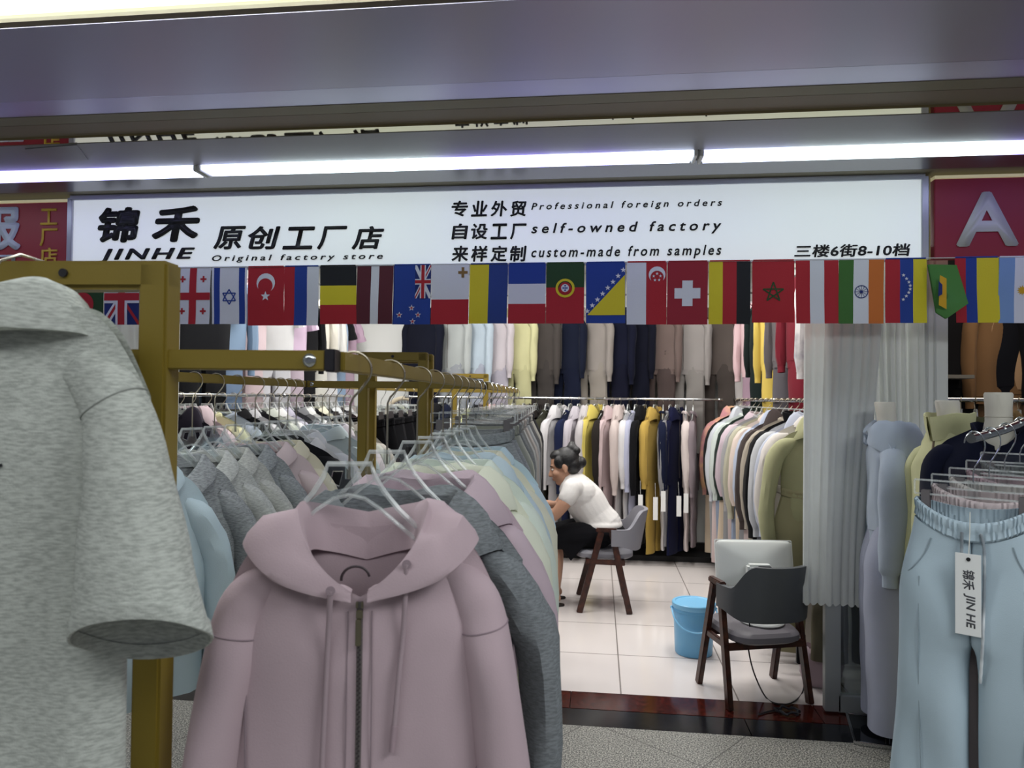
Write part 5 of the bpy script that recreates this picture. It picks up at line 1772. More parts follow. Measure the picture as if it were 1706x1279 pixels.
M_SKY = cloth('#b3c4ce', weave=.10, raw=True)
PS = [(0.02, 'sky blue', M_SKY, 12), (.17, 'pale pink', cloth('#d6c4c4'), 5), (.33, 'oatmeal', cloth('#d2cac4'), 7), (.50, 'dusty rose', cloth('#b99aa2'), 9), (.66, 'grey heather', cloth('#8d9091', .3), 4)]
YW = -34
for i, (k, cn, m, sd) in enumerate(PS):
    p = arm_pt(k)
    M = TM(p.x, p.y, p.z, YW + random.uniform(-3, 3) * (i > 0))
    MG = M @ Matrix.Translation((.03, 0, 0))
    T = Pants(w=.135, zt=-.185 if i == 0 else -.165, rise=.37, L=1.06, hip=.178, leg=.104, ank=.108, T=.055, seed=sd, nu=40, nv=60, wr=.7 if i == 0 else 1.0, sag=.055 if i == 0 else .04, spread=.032, band=.05)
    if i == 0:
        lb = 'sky blue sweatpants with a white paper tag at the front of the sloping arm'
    else:
        lb = '%s sweatpants on the sloping arm, %s' % (cn, 'right behind the sky blue pair' if i == 1 else 'behind the %s pair' % PS[i - 1][1])
    t = thing('sweatpants', lb, 'trousers', M=M)
    put('body', T.body(), m, t, I4)
    wb = put('waistband', T.waistband(160, .0028), m, t, I4)
    for sg in (1, -1):
        put('hem', T.hem(sg), m, t, I4)
    add_hanger('clip', M @ Matrix.Diagonal((.82, 1, 1.28, 1)), 'clear clip hanger holding the %s sweatpants on the sloping arm' % cn, 'clip hangers on the sloping arm')
    if i == 0:
        def fp(x, d, off=.004):
            """front point at x, depth d under the waist"""
            sg = 1 if x >= 0 else -1
            v = (d - T.band) / (T.L - T.band)
            best = None
            for a_ in range(0, 91, 3):
                q = Vector(T.ringpt(sg, -PI * a_ / 90, v))
                e = abs(q.x - x)
                if best is None or e < best[0]:
                    best = (e, q)
            return best[1] + Vector((0, -off, 0))
        sea = MB()
        for sg in (1, -1):
            sea.tube(catmull([fp(sg * .095, .075, .001), fp(sg * .110, .13, .001), fp(sg * .140, .19, .001), fp(sg * .170, .215, .001)], 5), .0018, 5)
            sea.tube(catmull([fp(sg * .115, .20, .001), fp(sg * .115, .45, .001), fp(sg * .115, .9, .001)], 6), .0014, 5)
        sea.tube(catmull([fp(.001, .06, .0), fp(.001, .2, .0), fp(.001, .36, .0)], 5), .0014, 5)
        put('seam', sea, cloth('#98a9b3'), t, I4)
        mcord = cloth('#8f98a0', second='#e8ecee')
        for x_, z_ in ((-.022, .21), (.030, .46)):
            q = catmull([fp(x_ * .8, .022, .012), fp(x_, .09, .010), fp(x_ * 1.05, z_ * .7, .008), fp(x_ * (1.1 if x_ < 0 else .7), z_, .012)], 10)
            put('drawcord', MB().tube(q, [.0034 + .0007 * (j % 2) for j in range(len(q))], 8), mcord, t, I4)
        a, b = Vector((-.030, -.075, T.zt - .125)), Vector((.028, -.075, T.zt - .335))
        tg = put('price_tag', MB().box(((a.x + b.x) / 2, -.075, (a.z + b.z) / 2), (b.x - a.x, .0016, a.z - b.z), bevel=.0006), M_TAG, t, I4, label='white paper tag with dark lettering')
        put('string', MB().tube([(.0, -.0745, a.z - .012), (.001, -.062, a.z + .05), (0, -.05, T.zt - .02)], .0012, 6), mat('white_string', '#d9d6cc', .8), tg, I4)
        put('eyelet', MB().lathe([(.002, 0), (.005, 0), (.005, .0014), (.002, .0014)], 14).xf(Matrix.Translation((0, -.0762, a.z - .014)) @ Matrix.Rotation(PI / 2, 4, 'X')), M_BLK, tg, I4)
        for tx_, x0_, x1_, z0_, z1_ in (('锦禾', -.013, .014, a.z - .092, a.z - .042), ('JIN HE', -.011, .015, a.z - .190, a.z - .103)):
            o = lettering(tx_, x0_, x1_, z0_, z1_, -.0762, mat('grey_ink', '#4a4b50', .7), tg, bold=.02, shear=.1, th=.0004, vertical=True)

# ------------------------------------------------------------------ mannequins
M_FORM = mat('cream_form_cloth', '#d9d4c6', .75, bump=.06, bscale=300)


def mannequin(x, y, z, yaw, label, base=True):
    K = .82
    t = thing('mannequin', label, 'mannequin', M=TM(x, y, 0, yaw))
    zo = z
    nk = [(.064, .0), (.058, .012), (.052, .05), (.050, .09), (.062, .125), (.098, .16)]
    P = []
    for k_, (dz, rx, ry, oy) in enumerate(((.125, .001, .001, -.012), (.125, .052, .050, -.012), (.118, .057, .055, -.012), (.07, .053, .052, -.006), (.02, .053, .052, 0), (-.02, .062, .056, .004), (-.06, .085, .055, .004), (-.09, .13, .06, .004), (-.13, .15, .065, .004), (-.25, .14, .07, 0), (-.42, .11, .06, 0), (-.55, .13, .07, 0), (-.68, .14, .075, 0), (-.70, .02, .02, 0))):
        P.append([(K * rx * math.cos(2 * PI * i / 28), oy + K * ry * math.sin(2 * PI * i / 28), zo + dz) for i in range(28)])
    put('torso', MB().grid(P, True), M_FORM, t, I4)
    put('neck_seam', MB().tube([(K * .0545 * math.cos(2 * PI * i / 24), K * .0535 * math.sin(2 * PI * i / 24) - .001, zo + .035) for i in range(24)], .0012, 5, closed=True), mat('seam_thread', '#b4ae9e', .8), t, I4)
    put('pole', MB().tube([(0, 0, .02), (0, 0, zo - .69)], .012, 12), M_CHROME, t, I4)
    if base:
        put('base_plate', MB().box((0, 0, .008), (.30, .30, .012), bevel=.004), mat('dark_glass', '#16191c', .06), t, I4)
        put('base_rim', MB().box((0, -.156, .009), (.32, .012, .018), bevel=.003).box((0, .156, .009), (.32, .012, .018), bevel=.003).box((-.156, 0, .009), (.012, .30, .018), bevel=.003).box((.156, 0, .009), (.012, .30, .018), bevel=.003), M_CHROME, t, I4)
    return t


def worn(kind, label, x, y, z, yaw, m, q, acc=None, hoodk=None, collark=None, zipm=None):
    T = Top(**q)
    t = thing(kind, label, 'jacket' if kind == 'zip_jacket' else 'hoodie', M=TM(x, y, z - T.zn, yaw))
    put('body', T.body(), m, t, I4)
    for sg in (1, -1):
        s_ = put('sleeve', T.sleeve(sg), m, t, I4)
        put('cuff', T.cuff(sg), m, s_, I4)
    put('hem_band', T.hem_band(), m, t, I4)
    if hoodk:
        put('hood', T.hood(**hoodk), m, t, I4)
    if collark:
        put('collar', T.collar(**collark), m, t, I4)
    if zipm:
        zp = put('zipper', T.zipper(T.zn - T.fd + (.05 if collark else 0)), zipm, t, I4)
        p = T.front(0, T.zh - .03, .006)
        put('pull_tab', MB().box(p, (.006, .003, .03), bevel=.001), zipm, zp, I4)
    return t, T


WQ = dict(nu=56, nv=34, sn=20, sv=26, T=.100, topT=.062, nw=.070, slope=.075, wr=.7)
m1 = (1.345, 3.56, 1.420)
m2 = (1.455, 3.20, 1.430)
m3 = (1.470, 2.86, 1.460)
mannequin(*m1, -102, 'mannequin in a grey-blue hoodie beside the white curtain')
mannequin(*m2, -74, 'mannequin in a pale yellow zip jacket, between the other two')
mannequin(*m3, -30, 'mannequin in a dark navy jacket behind the sweatpants arm')
worn('hoodie', 'grey-blue hoodie worn by the mannequin beside the white curtain', *m1, -102, cloth('#b4bfcc', raw=True), dict(WQ, T=.082, sh=.165, chest=.150, hem=.145, L=.46, SL=.57, flare=.9, seed=21, sleeve_w=.88, fd=.05), hoodk=dict(h=.060, spread=.070, drape=.20, open_=.90))
worn('zip_jacket', 'pale yellow zip jacket with a stand collar on the middle mannequin', *m2, -74, cloth('#d8d7a8', raw=True), dict(WQ, T=.088, sh=.172, chest=.178, hem=.165, L=.52, SL=.60, flare=.1, seed=23, fd=.03), collark=dict(h=.085, lean=.022), zipm=mat('brown_zip', '#6d5a44', .5))
worn('zip_jacket', 'dark navy jacket with open neck on the mannequin behind the sweatpants', *m3, -30, cloth('#161a30'), dict(WQ, sh=.200, chest=.200, hem=.19, L=.55, SL=.60, flare=.4, seed=25, fd=.09), collark=dict(h=.02, lean=.012))
for (x, y, z), yaw, lb, m, wl, sd in ((m1, -102, 'lilac grey wide trousers on the mannequin beside the white curtain', cloth('#abafc0', raw=True), 1.15, 2), (m2, -74, 'pale yellow trousers on the middle mannequin', cloth('#c9c595', raw=True), 1.0, 3), (m3, -30, 'dark navy trousers on the mannequin behind the sweatpants', cloth('#14182c'), 1.0, 4)):
    T = Pants(w=.150, zt=0, rise=.26, L=.955, hip=.165, leg=.082 * wl, ank=.090 * wl, T=.10, seed=sd, nu=26, nv=34, spread=.02, band=.04, sag=0, wr=.35)
    t = thing('trousers', lb, 'trousers', M=TM(x, y, 1.02, yaw))
    put('body', T.body(), m, t, I4)
    put('waistband', T.waistband(90), m, t, I4)
    if sd == 3:
        q = [T.ringpt(1, -PI / 2 - .6, .02), T.ringpt(1, -PI / 2 - .6, .2), T.ringpt(1, -PI / 2 - .5, .36)]
        put('drawcord', MB().tube(catmull([Vector(p) + Vector((0, -.012, 0)) for p in q], 6), .003, 6), cloth('#d8d4b0'), t, I4)

# ------------------------------------------------------------------ neighbour shop at the right
clothes_rail('chrome rail full of hangers in the neighbouring shop at the right edge', (1.86, 4.3, 1.56), (3.6, 4.3, 1.56), posts=[((1.88, 4.3, 1.56), (1.88, 5.5, 1.56)), ((3.5, 4.3, 1.56), (3.5, 5.5, 1.56))])
NB = [(1.98, 'hoodie', 'moss green', '#6d7150'), (2.12, 'shirt', 'dark moss', '#4d5038'), (2.26, 'hoodie', 'ochre brown', '#7a6238'), (2.40, 'sweatshirt', 'soot black', '#17171a'), (2.54, 'hoodie', 'fern green', '#5d6848'), (2.68, 'shirt', 'tobacco', '#6a5138'), (2.82, 'hoodie', 'clay', '#8d6b52')]
ph = auto_rows([(r[2], r[1]) for r in NB])
for i, (x, k, cn, hx) in enumerate(NB):
    top(k, i, TM(x, 4.3, 1.5725 + SH, 62 + 5 * (i % 3)), cloth(hx), '%s %s on the neighbouring rail, %s' % (cn, KN[k], ph[i]))
for i in range(16):
    x = 1.94 + .075 * i
    add_hanger('short', TM(x, 4.3, 1.5725, 62 + 6 * (i % 3)), 'small clear hanger on the crowded neighbouring rail at the right edge', 'clear hangers on the neighbouring rail')
clothes_rail('upper rail on the dark neighbouring wall at the right', (1.75, 5.38, 2.46), (3.8, 5.38, 2.46), .009, [((1.8, 5.38, 2.46), (1.8, 5.5, 2.46)), ((3.7, 5.38, 2.46), (3.7, 5.5, 2.46))])
UN = [(1598, 'hoodie', 'black', '#131317', '#111114'), (1636, 'zip_jacket', 'blue-black', '#14161f', '#131419'), (1676, 'sweatshirt', 'tan brown', '#84603c', '#6d5238'), (1712, 'shirt', 'light tan', '#b48e68', '#a5815f'), (1745, 'hoodie', 'sand brown', '#a8845e', '#94755a')]
ph = auto_rows([(r[2], r[1]) for r in UN])
for i, (px, k, cn, c1, c2) in enumerate(UN):
    x = at(px, 600, 5.38).x
    top(k, i, TM(x, 5.38, 2.409 + .10, random.uniform(-10, 10)), cloth(c1), '%s %s high on the dark neighbouring wall, %s' % (cn, KN[k], ph[i]), lite=False)
    pants(i, TM(x, 5.40, 2.409 + .10, random.uniform(-6, 6)), cloth(c2), '%s trousers below the %s %s in the neighbouring shop' % (cn, cn, KN[k]), zt=-.62, L=1.0)
t = thing('wall_shelf', 'short grey shelf board on the dark wall of the neighbouring shop', 'shelf', (at(1600, 627, 5.1).x, 5.30, 0))
put('board', MB().box((0, 0, at(1600, 627, 5.1).z), (.20, .36, .025), bevel=.002), mat('grey_laminate', '#6d6a64', .5), t, I4)

# ------------------------------------------------------------------ bucket
bk = Vector((.590, 4.535, 0))
t = thing('bucket', 'light blue plastic bucket with a lid standing on the white tiles', 'bucket', bk)
M_BLUE = mat('light_blue_plastic', '#6fb4e0', .35)
put('body', MB().lathe([(.108, .002), (.112, .01), (.122, .26), (.126, .262), (.126, .285), (.122, .286), (.118, .27), (.106, .02)], 48), M_BLUE, t, I4)
put('lid', MB().lathe([(.128, .280), (.131, .288), (.131, .308), (.126, .313), (.112, .313), (.108, .309), (.001, .308)], 48), mat('light_blue_lid', '#7fc2ec', .3), t, I4)
ang = math.radians(-75)
pts = []
for k in np.linspace(0, PI, 26):
    pts.append(Vector((.133 * math.cos(k), -.045 - .100 * math.sin(k) ** .8, .268 - .105 * math.sin(k))))
put('handle', MB().tube([Vector((.133, 0, .272)), *pts[1:-1], Vector((-.133, 0, .272))], .0055, 8, flat=.8).ball((.131, 0, .272), .011, 10, 8).ball((-.131, 0, .272), .011, 10, 8), mat('light_blue_lid', '#7fc2ec', .3), t, I4)

# ------------------------------------------------------------------ chairs
M_WOOD = stone('dark_walnut', '#2a120c', '#4d2618', .35, 25)


def chair(label, M, shell, seatm, dz=0.0):
    """armchair: two inverted V leg frames, padded seat, shell back that wraps to the arms; faces +y"""
    t = thing('chair', label, 'chair', M=M)
    for sg in (-1, 1):
        x = sg * .225
        for y0, y1 in ((-.175, -.045), (.185, .030)):
            put('leg', MB().bar((x * 1.06, y0, 0.0), (x, y1, .585), .030, .044, up=Vector((0, 1, 0)), bevel=.004), M_WOOD, t, I4)
        put('arm_block', MB().box((x, -.005, .596), (.036, .150, .030), bevel=.006), M_WOOD, t, I4)
        put('side_rail', MB().bar((x * 1.02, -.135, .300 + dz), (x * 1.02, .135, .305 + dz), .024, .034, bevel=.004), M_WOOD, t, I4)
        for bz in (-.025, .018):
            put('bolt', MB().lathe([(.007, 0), (.007, .002), (.004, .004)], 12).xf(Matrix.Translation((x + sg * .001, -.085, .535 + bz)) @ Matrix.Rotation(sg * PI / 2, 4, 'Y')), M_CHROME, t, I4)
    put('cross_rail', MB().bar((-.225, .13, .297 + dz), (.225, .13, .297 + dz), .024, .036, bevel=.004).bar((-.225, -.13, .297 + dz), (.225, -.13, .297 + dz), .024, .036, bevel=.004), M_WOOD, t, I4)
    # padded seat
    P = []
    for r_, z in ((.001, .315 + dz), (.90, .315 + dz), (1.0, .328 + dz), (1.0, .355 + dz), (.93, .372 + dz), (.6, .380 + dz), (.001, .382 + dz)):
        P.append([(.208 * r_ * spw(math.cos(a), .55), .005 + .215 * r_ * spw(math.sin(a), .55), z) for a in (2 * PI * k / 40 for k in range(40))])
    put('seat', MB().grid(P, True), seatm, t, I4)
    # shell: swept round the back from arm to arm
    n = 44
    G = []
    for side, off in ((0, -.014), (1, .014)):
        rows = []
        for j in range(11):
            v = j / 10
            row = []
            for i in range(n + 1):
                u = -1 + 2 * i / n
                th = u * PI * .5
                b = math.cos(th)
                zt_ = .600 + .128 * sm(.38, .86, b)
                zb_ = .482 - .038 * sm(.1, .8, b)
                z = zb_ + (zt_ - zb_) * v
                rx, ry = .235, .215 + .055 * v * b
                rx += off
                ry += off
                row.append((rx * spw(math.sin(th), .85), -.040 - ry * spw(b, .75), z))
            rows.append(row)
        G.append(rows)
    mb = MB()
    loop = []
    for j in range(11):
        loop.append(G[0][j])
    for j in range(10, -1, -1):
        loop.append(G[1][j])
    mb.grid(loop, False, True)
    nn = n + 1
    for e in (0, n):
        idx = [len(mb.v) - 22 * nn + j * nn + e for j in range(22)]
        mb.f.append(tuple(idx))
        mb.mi.append(0)
    put('back_shell', mb, shell, t, I4)
    return t


M_SHELL = mat('grey_leatherette', '#4b4e52', .42, bump=.10, bscale=220)
M_SHELL2 = mat('light_grey_leatherette', '#83828a', .5, bump=.10, bscale=220)
fl, bl_, fr_, br_ = Vector((.671, 3.734, 0)), Vector((.569, 4.055, 0)), Vector((1.066, 3.862, 0)), Vector((.984, 4.184, 0))
c2 = (fl + bl_ + fr_ + br_) / 4
a2 = math.atan2(-(bl_ - fl).x, (bl_ - fl).y)
CH2 = Matrix.Translation(c2 + Vector((.0, 0, 0))) @ Matrix.Rotation(a2, 4, 'Z') @ Matrix.Diagonal((.93, .97, 1, 1))
chair('dark grey leather armchair with brown legs at the entrance, carrying the monitor', CH2, M_SHELL, mat('purplish_grey_seat', '#6e6a70', .5, bump=.08, bscale=220))
c1 = Vector((.052, 5.50, 0))
CH1 = Matrix.Translation(c1) @ Matrix.Rotation(math.radians(92), 4, 'Z')
chair('light grey armchair with brown legs on which the person in a white shirt sits', CH1, M_SHELL2, M_SHELL2, .062)

# monitor standing on the near chair
MM = Matrix.Translation(c2 + Vector((.040, -.015, .3825))) @ Matrix.Rotation(math.radians(4), 4, 'Z')
t = thing('monitor', 'white flat monitor on a round stand, seen from behind on the dark grey armchair', 'monitor', M=MM)
M_MON = mat('white_monitor_plastic', '#d2d5d2', .35)
tilt = Matrix.Translation((0, .115, .150)) @ Matrix.Rotation(math.radians(-13), 4, 'X')
P = []
for y, k in ((0, 1.0), (-.008, 1.0), (-.012, .985), (-.018, .90), (-.025, .74), (-.031, .55), (-.035, .34), (-.036, .05)):
    e_ = .14 + .5 * (1 - k)
    P.append([(.205 * k * spw(math.cos(a), e_), y, .125 + .122 * k * spw(math.sin(a), e_)) for a in (2 * PI * i / 72 + .01 for i in range(72))])
put('back_cover', MB().grid(P, True, False, True).xf(tilt).mesh('back_cover', angle=70), M_MON, t, I4)
put('screen', MB().box((0, .003, .125), (.400, .004, .234), bevel=.001).xf(tilt), mat('black_glass', '#0d0f12', .08), t, I4)
put('bezel', MB().box((0, .001, .2485), (.412, .014, .007), bevel=.002).box((0, .001, .0015), (.412, .014, .007), bevel=.002).box((-.2065, .001, .125), (.005, .014, .25), bevel=.002).box((.2065, .001, .125), (.005, .014, .25), bevel=.002).xf(tilt), mat('white_bezel', '#ecefee', .3), t, I4)
put('stand', MB().box((.00, .050, .145), (.13, .060, .290), bevel=.012), M_MON, t, I4)
put('stand_slot', MB().box((.022, .020, .255), (.075, .012, .06), bevel=.004), mat('black_plastic', '#1d1a20', .4), t, I4)
put('base', MB().lathe([(.001, 0), (.112, 0), (.114, .006), (.108, .013), (.001, .018)], 40), M_MON, t, I4)
# power cable and its adapter
ca = [at(1248, 1035, 3.86), at(1250, 1062, 3.84), at(1247, 1095, 3.82), Vector((.86, 3.80, .24)), Vector((.885, 3.79, .08))]
g = [atz(x, y, .008) for x, y in ((1275, 1160), (1295, 1172), (1320, 1170), (1338, 1150))]
e = [at(1340, 1110, 3.95), at(1336, 1080, 3.98), at(1334, 1055, 4.0)]
pts = catmull([at(1248, 1032, 3.86), at(1250, 1058, 3.85), at(1247, 1080, 3.84), at(1256, 1120, 3.83), *g, *e], 8)
t = thing('power_cable', 'black power cable hanging in a loop from the armchair down to the floor', 'cable', (g[1].x, g[1].y, 0))
ti = t.matrix_world.inverted()
put('cord', MB().tube(pts, .0038, 8).xf(ti), M_BCAP, t, I4)
put('plug', MB().tube([at(1249, 1050, 3.85), at(1248, 1072, 3.845)], .0085, 10).xf(ti), M_BCAP, t, I4)
pa = at(1334, 1080, 3.99)
put('adapter', MB().box(pa, (.045, .030, .16), bevel=.006).xf(ti), M_BCAP, t, I4)
co = atz(1312, 1188, 0)
mb = MB()
mb.tube([(co.x + (.055 + .010 * math.sin(5 * a)) * math.cos(a), co.y + (.035 + .008 * math.cos(7 * a)) * math.sin(a), .008 + .006 * (k % 3)) for k, a in enumerate(np.linspace(0, 10 * PI, 90))], .0042, 6)
mb.tube([(co.x - .02, co.y + .03, .008), (co.x - .10, co.y - .01, .006), (co.x - .15, co.y - .05, .006)], .0035, 6)
tag(put('cable_coil', mb, mat('dark_cable', '#24242a', .5)), 'dark coiled cable lying on the red stone sill by the armchair', 'cable')

# pink bag and long olive skirt behind the chair
bp = atz(1366, 1158, 0)
P = []
for r_, z in ((.001, .003), (.085, .003), (.105, .05), (.112, .12), (.100, .19), (.085, .20), (.07, .17)):
    P.append([(bp.x + .05 + r_ * (1 + .10 * math.sin(5 * a + z * 30)) * math.cos(a), bp.y + .16 + .9 * r_ * (1 + .08 * math.sin(4 * a + 9 * z)) * math.sin(a), z + .008 * math.sin(6 * a) * (z > .1)) for a in (2 * PI * k / 40 for k in range(40))])
tag(put('bag', MB().grid(P, True, False, True), cloth('#c9b0ba')), 'small crumpled pale pink cloth bag on the tiles by the glass door', 'bag')
T = Pants(w=.15, zt=-.70, rise=.28, L=.80, hip=.19, leg=.10, ank=.10, T=.05, seed=8, nu=20, nv=24)
t = thing('trousers', 'brownish olive trousers hanging low behind the white curtain and the armchair', 'trousers', M=TM(1.335, 4.03, TOPZ + SH, 0))
put('body', T.body(), cloth('#77705a'), t, I4)
put('waistband', T.waistband(60), cloth('#77705a'), t, I4)
# ------------------------------------------------------------------ person: seated, leaning forward, facing -x
def fuse(name, mb, voxel, smooth_n=4):
    """overlapping volumes -> one continuous surface"""
    me = mb.mesh(name, smooth=False)
    o = bpy.data.objects.new(name, me)
    COL.objects.link(o)
    r = o.modifiers.new('r', 'REMESH')
    r.mode = 'VOXEL'
    r.voxel_size = voxel
    s_ = o.modifiers.new('s', 'SMOOTH')
    s_.iterations = smooth_n
    s_.factor = .5
    dg = bpy.context.evaluated_depsgraph_get()
    out = bpy.data.meshes.new_from_object(o.evaluated_get(dg))
    bpy.data.objects.remove(o)
    out.polygons.foreach_set('use_smooth', [True] * len(out.polygons))
    out.name = name
    return out


def limb(mb, pts, rs, n=14, flat=1.0):
    """tapered limb with round ends"""
    q = catmull(pts, 5)
    m = len(q)
    k = len(rs) - 1
    rr = []
    for i in range(m):
        t_ = i / (m - 1) * k
        a = min(int(t_), k - 1)
        rr.append(rs[a] + (rs[a + 1] - rs[a]) * (t_ - a))
    mb.tube(q, rr, n, flat=flat)
    mb.ball(q[0], rr[0], 12, 8)
    mb.ball(q[-1], rr[-1], 12, 8)


PO = Vector((.035, 5.50, 0))           # under the hips; the person faces -x, so local +x is forward
PM = Matrix.Translation(PO) @ Matrix.Rotation(PI, 4, 'Z')
person = thing('person', 'seated person in a white t-shirt and black skirt, dark hair in a bun, leaning forward', 'person', M=PM)
M_SKIN = mat('skin', '#b98d74', .55, bump=.03, bscale=120)
M_HAIR = mat('black_hair', '#121114', .42, bump=.25, bscale=160)
b = MB()
HIP, CH, NK, HD = Vector((.02, 0, .555)), Vector((.205, 0, .845)), Vector((.255, 0, .930)), Vector((.288, 0, 1.020))
# trunk
limb(b, [HIP, (.075, 0, .66), (.14, 0, .76), CH], [.125, .115, .125, .120], 18)
b.ball((.02, 0, .54), (.15, .165, .10), 18, 12)
for s_ in (-1, 1):
    b.ball((.16, s_ * .075, .83), (.10, .085, .11), 14, 10)
    b.ball((.215, s_ * .145, .885), (.062, .065, .062), 12, 10)
limb(b, [CH, NK, HD + Vector((-.02, 0, -.05))], [.085, .050, .050], 14)
# head: skull, jaw, brow, nose, lips, chin, ears; tilted forward and down
RH = Matrix.Translation(HD) @ Matrix.Rotation(math.radians(16), 4, 'Y') @ Matrix.Scale(1.10, 4)
hb_ = MB()
hb_.ball((-.012, 0, .035), (.096, .076, .092), 22, 16)
hb_.ball((.038, 0, -.028), (.056, .058, .075), 18, 14)
hb_.ball((.060, 0, -.088), (.026, .028, .022), 14, 10)
hb_.ball((.070, 0, .030), (.022, .050, .016), 14, 8)
limb(hb_, [(.084, 0, .018), (.098, 0, -.008), (.108, 0, -.026)], [.010, .012, .014], 10)
hb_.ball((.097, .010, -.030), .010, 8, 6).ball((.097, -.010, -.030), .010, 8, 6)
hb_.ball((.088, 0, -.054), (.012, .024, .0075), 12, 8).ball((.086, 0, -.065), (.012, .021, .0085), 12, 8)
for s_ in (-1, 1):
    hb_.ball((.060, s_ * .043, -.022), (.030, .022, .024), 12, 8)
    hb_.ball((-.008, s_ * .076, .000), (.018, .010, .030), 12, 8)
    hb_.ball((-.004, s_ * .078, -.024), (.010, .008, .012), 10, 6)
b.add(hb_.xf(RH).v, hb_.f)
# arms: the near (left) one bends forward on to the knee, the far one rests beside it
for s_, el, wr_ in ((1, Vector((.345, .215, .690)), Vector((.52, .13, .73))), (-1, Vector((.35, -.20, .69)), Vector((.53, -.10, .73)))):
    sh_ = Vector((.225, s_ * .165, .875))
    limb(b, [sh_, sh_.lerp(el, .5) + Vector((-.012, s_ * .018, 0)), el], [.052, .050, .040])
    limb(b, [el, el.lerp(wr_, .4) + Vector((0, 0, .004)), wr_], [.040, .037, .025])
    d_ = (wr_ - el).normalized()
    pc = wr_ + d_ * .045
    b.ball(wr_ + d_ * .04, (.045, .038, .020), 12, 8)
    sid = Vector((d_.y, -d_.x, 0)).normalized()
    for k, (o_, L_) in enumerate(((-.027, .060), (-.009, .070), (.009, .066), (.026, .050))):
        r0_ = pc + sid * o_ + d_ * .025
        limb(b, [r0_, r0_ + d_ * L_ * .5 + Vector((0, 0, -.006)), r0_ + d_ * L_ * .85 + Vector((0, 0, -.028))], [.0095, .0090, .0075], 8)
    tb = wr_ + d_ * .02 - sid * (s_ * .034)
    limb(b, [tb, tb + d_ * .03 - sid * s_ * .016, tb + d_ * .055 - sid * s_ * .012 + Vector((0, 0, -.012))], [.012, .011, .009], 8)
# legs: thighs level, shins down to the floor, feet with toes
for s_ in (-1, 1):
    kn = Vector((.395, s_ * .105, .475))
    an = Vector((.345, s_ * .095, .085))
    limb(b, [(.03, s_ * .085, .525), (.21, s_ * .10, .520), kn], [.088, .078, .054], 16)
    limb(b, [kn, (.345, s_ * .10, .33), an], [.054, .054, .032], 14)
    limb(b, [an + Vector((-.012, 0, -.030)), an + Vector((.05, 0, -.048)), an + Vector((.125, s_ * .01, -.062))], [.034, .034, .024], 12)
    for k in range(5):
        tp = an + Vector((.145 - .008 * k, s_ * (-.022 + .014 * k), -.066))
        limb(b, [tp, tp + Vector((.022, 0, -.004))], [.010 - .0008 * k, .008 - .0006 * k], 8)
put('body', fuse('body', b, .0055, 3), M_SKIN, person, I4)
# eyes and brows
for s_ in (-1, 1):
    e_ = MB().ball((.079, s_ * .031, .008), (.010, .013, .009), 12, 8)
    put('eye', e_.xf(RH), mat('eye_white', '#d8d2cc', .3), person, I4)
    put('iris', MB().ball((.0875, s_ * .0325, .007), (.003, .006, .006), 10, 6).xf(RH), mat('dark_iris', '#1a1210', .2), person, I4)
    put('eyebrow', MB().tube([Vector((.090, s_ * .014, .030)), Vector((.088, s_ * .032, .035)), Vector((.074, s_ * .050, .030))], .0032, 6).xf(RH), M_HAIR, person, I4)
put('lips', MB().ball((.0965, 0, -.0555), (.005, .019, .0045), 12, 6).ball((.095, 0, -.064), (.005, .016, .0050), 12, 6).xf(RH), mat('lips', '#9a5a52', .45), person, I4)
h_ = MB()
h_.ball((-.030, 0, .048), (.092, .084, .090), 22, 16)
h_.ball((-.055, 0, .010), (.070, .078, .075), 18, 12)
h_.ball((.022, 0, .095), (.055, .064, .036), 16, 10)
for s_ in (-1, 1):
    h_.ball((.018, s_ * .060, .045), (.040, .024, .045), 14, 10)
h_.ball((-.085, .0, .112), (.040, .042, .038), 16, 12)
h_.ball((-.112, .02, .092), (.030, .030, .030), 14, 10)
h_.ball((-.092, -.02, .140), (.026, .028, .022), 14, 10)
h_.ball((-.120, .0, .005), (.040, .045, .042), 14, 10)
h_.xf(RH)
put('hair', fuse('hair', h_, .005, 2), M_HAIR, person, I4)
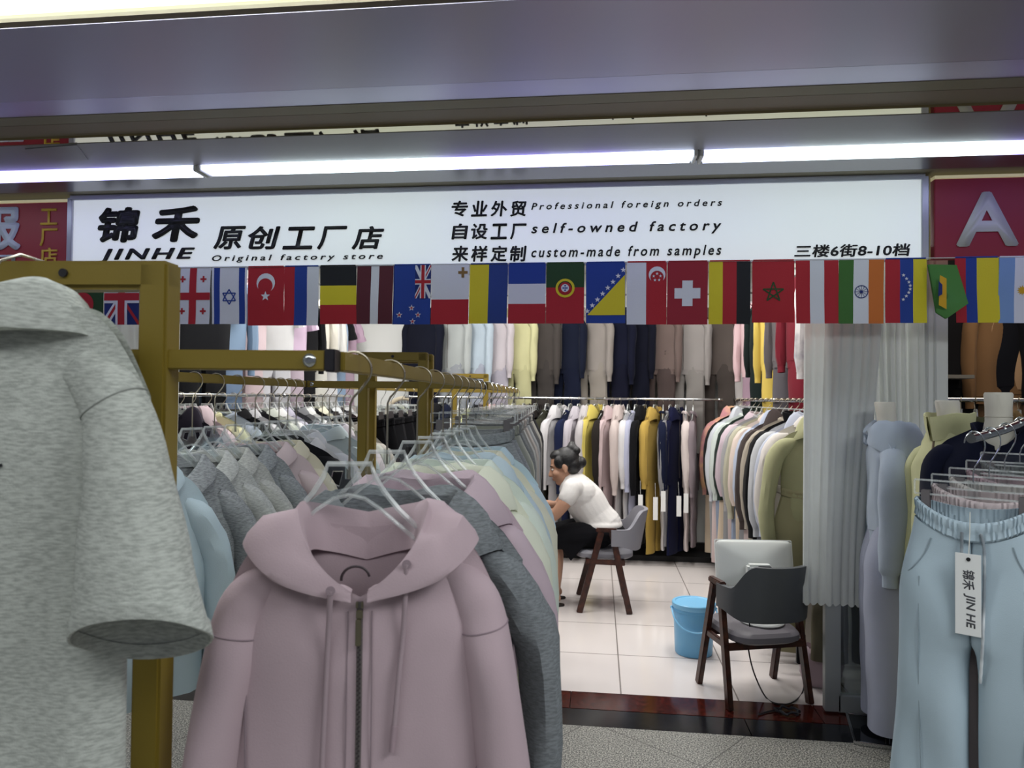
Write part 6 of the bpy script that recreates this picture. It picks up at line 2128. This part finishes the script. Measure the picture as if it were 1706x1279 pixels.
# t-shirt
s = MB()
limb(s, [(.005, 0, .585), (.060, 0, .665), (.125, 0, .765), (.195, 0, .850)], [.158, .142, .150, .132], 22)
s.ball((.005, 0, .60), (.160, .172, .065), 20, 12)
for k in (-1, 1):
    s.ball((.158, k * .073, .830), (.116, .096, .117), 14, 10)
    s.ball((.215, k * .145, .885), (.078, .080, .074), 14, 10)
    sh_ = Vector((.225, k * .165, .880))
    el = Vector((.345, k * .215, .690))
    limb(s, [sh_, sh_.lerp(el, .18) + Vector((-.008, k * .012, 0)), sh_.lerp(el, .34) + Vector((-.010, k * .014, 0))], [.070, .068, .066], 16)
limb(s, [(.20, 0, .87), (.242, 0, .925)], [.090, .066], 16)
sh_me = fuse('t_shirt', s, .006, 5)
put('t_shirt', sh_me, mat('white_cotton', '#dedbd9', .85, bump=.12, bscale=70), person, I4)
# skirt over the thighs
k_ = MB()
k_.ball((.0, 0, .545), (.178, .192, .092), 20, 12)
for s_ in (-1, 1):
    limb(k_, [(.02, s_ * .085, .530), (.20, s_ * .105, .525), (.345, s_ * .110, .500)], [.100, .098, .082], 18)
limb(k_, [(.05, 0, .53), (.33, 0, .515)], [.10, .078], 16)
k_.add([(.10, .19, .50), (.34, .195, .50), (.225, .19, .355), (.10, .165, .50), (.34, .17, .50), (.225, .172, .355)], [(0, 1, 2), (3, 5, 4), (0, 3, 4, 1), (1, 4, 5, 2), (2, 5, 3, 0)])
put('skirt', fuse('skirt', k_, .007, 3), cloth('#131318'), person, I4)
for s_ in (-1, 1):
    an = Vector((.345, s_ * .095, .085))
    z_ = MB()
    P = []
    for r_, dz in ((.001, .0), (1, .0), (1.03, .006), (1, .014), (.001, .015)):
        P.append([(an.x + .055 + .125 * r_ * math.cos(2 * PI * i / 28), an.y + s_ * .004 + .045 * r_ * math.sin(2 * PI * i / 28), .001 + dz) for i in range(28)])
    z_.grid(P, True)
    z_.tube(catmull([(an.x + .085, an.y - .045, .014), (an.x + .080, an.y, .068), (an.x + .085, an.y + .052, .014)], 6), .010, 8, flat=.5)
    put('sandal', z_, mat('dark_sandal', '#201a1a', .5), person, I4)
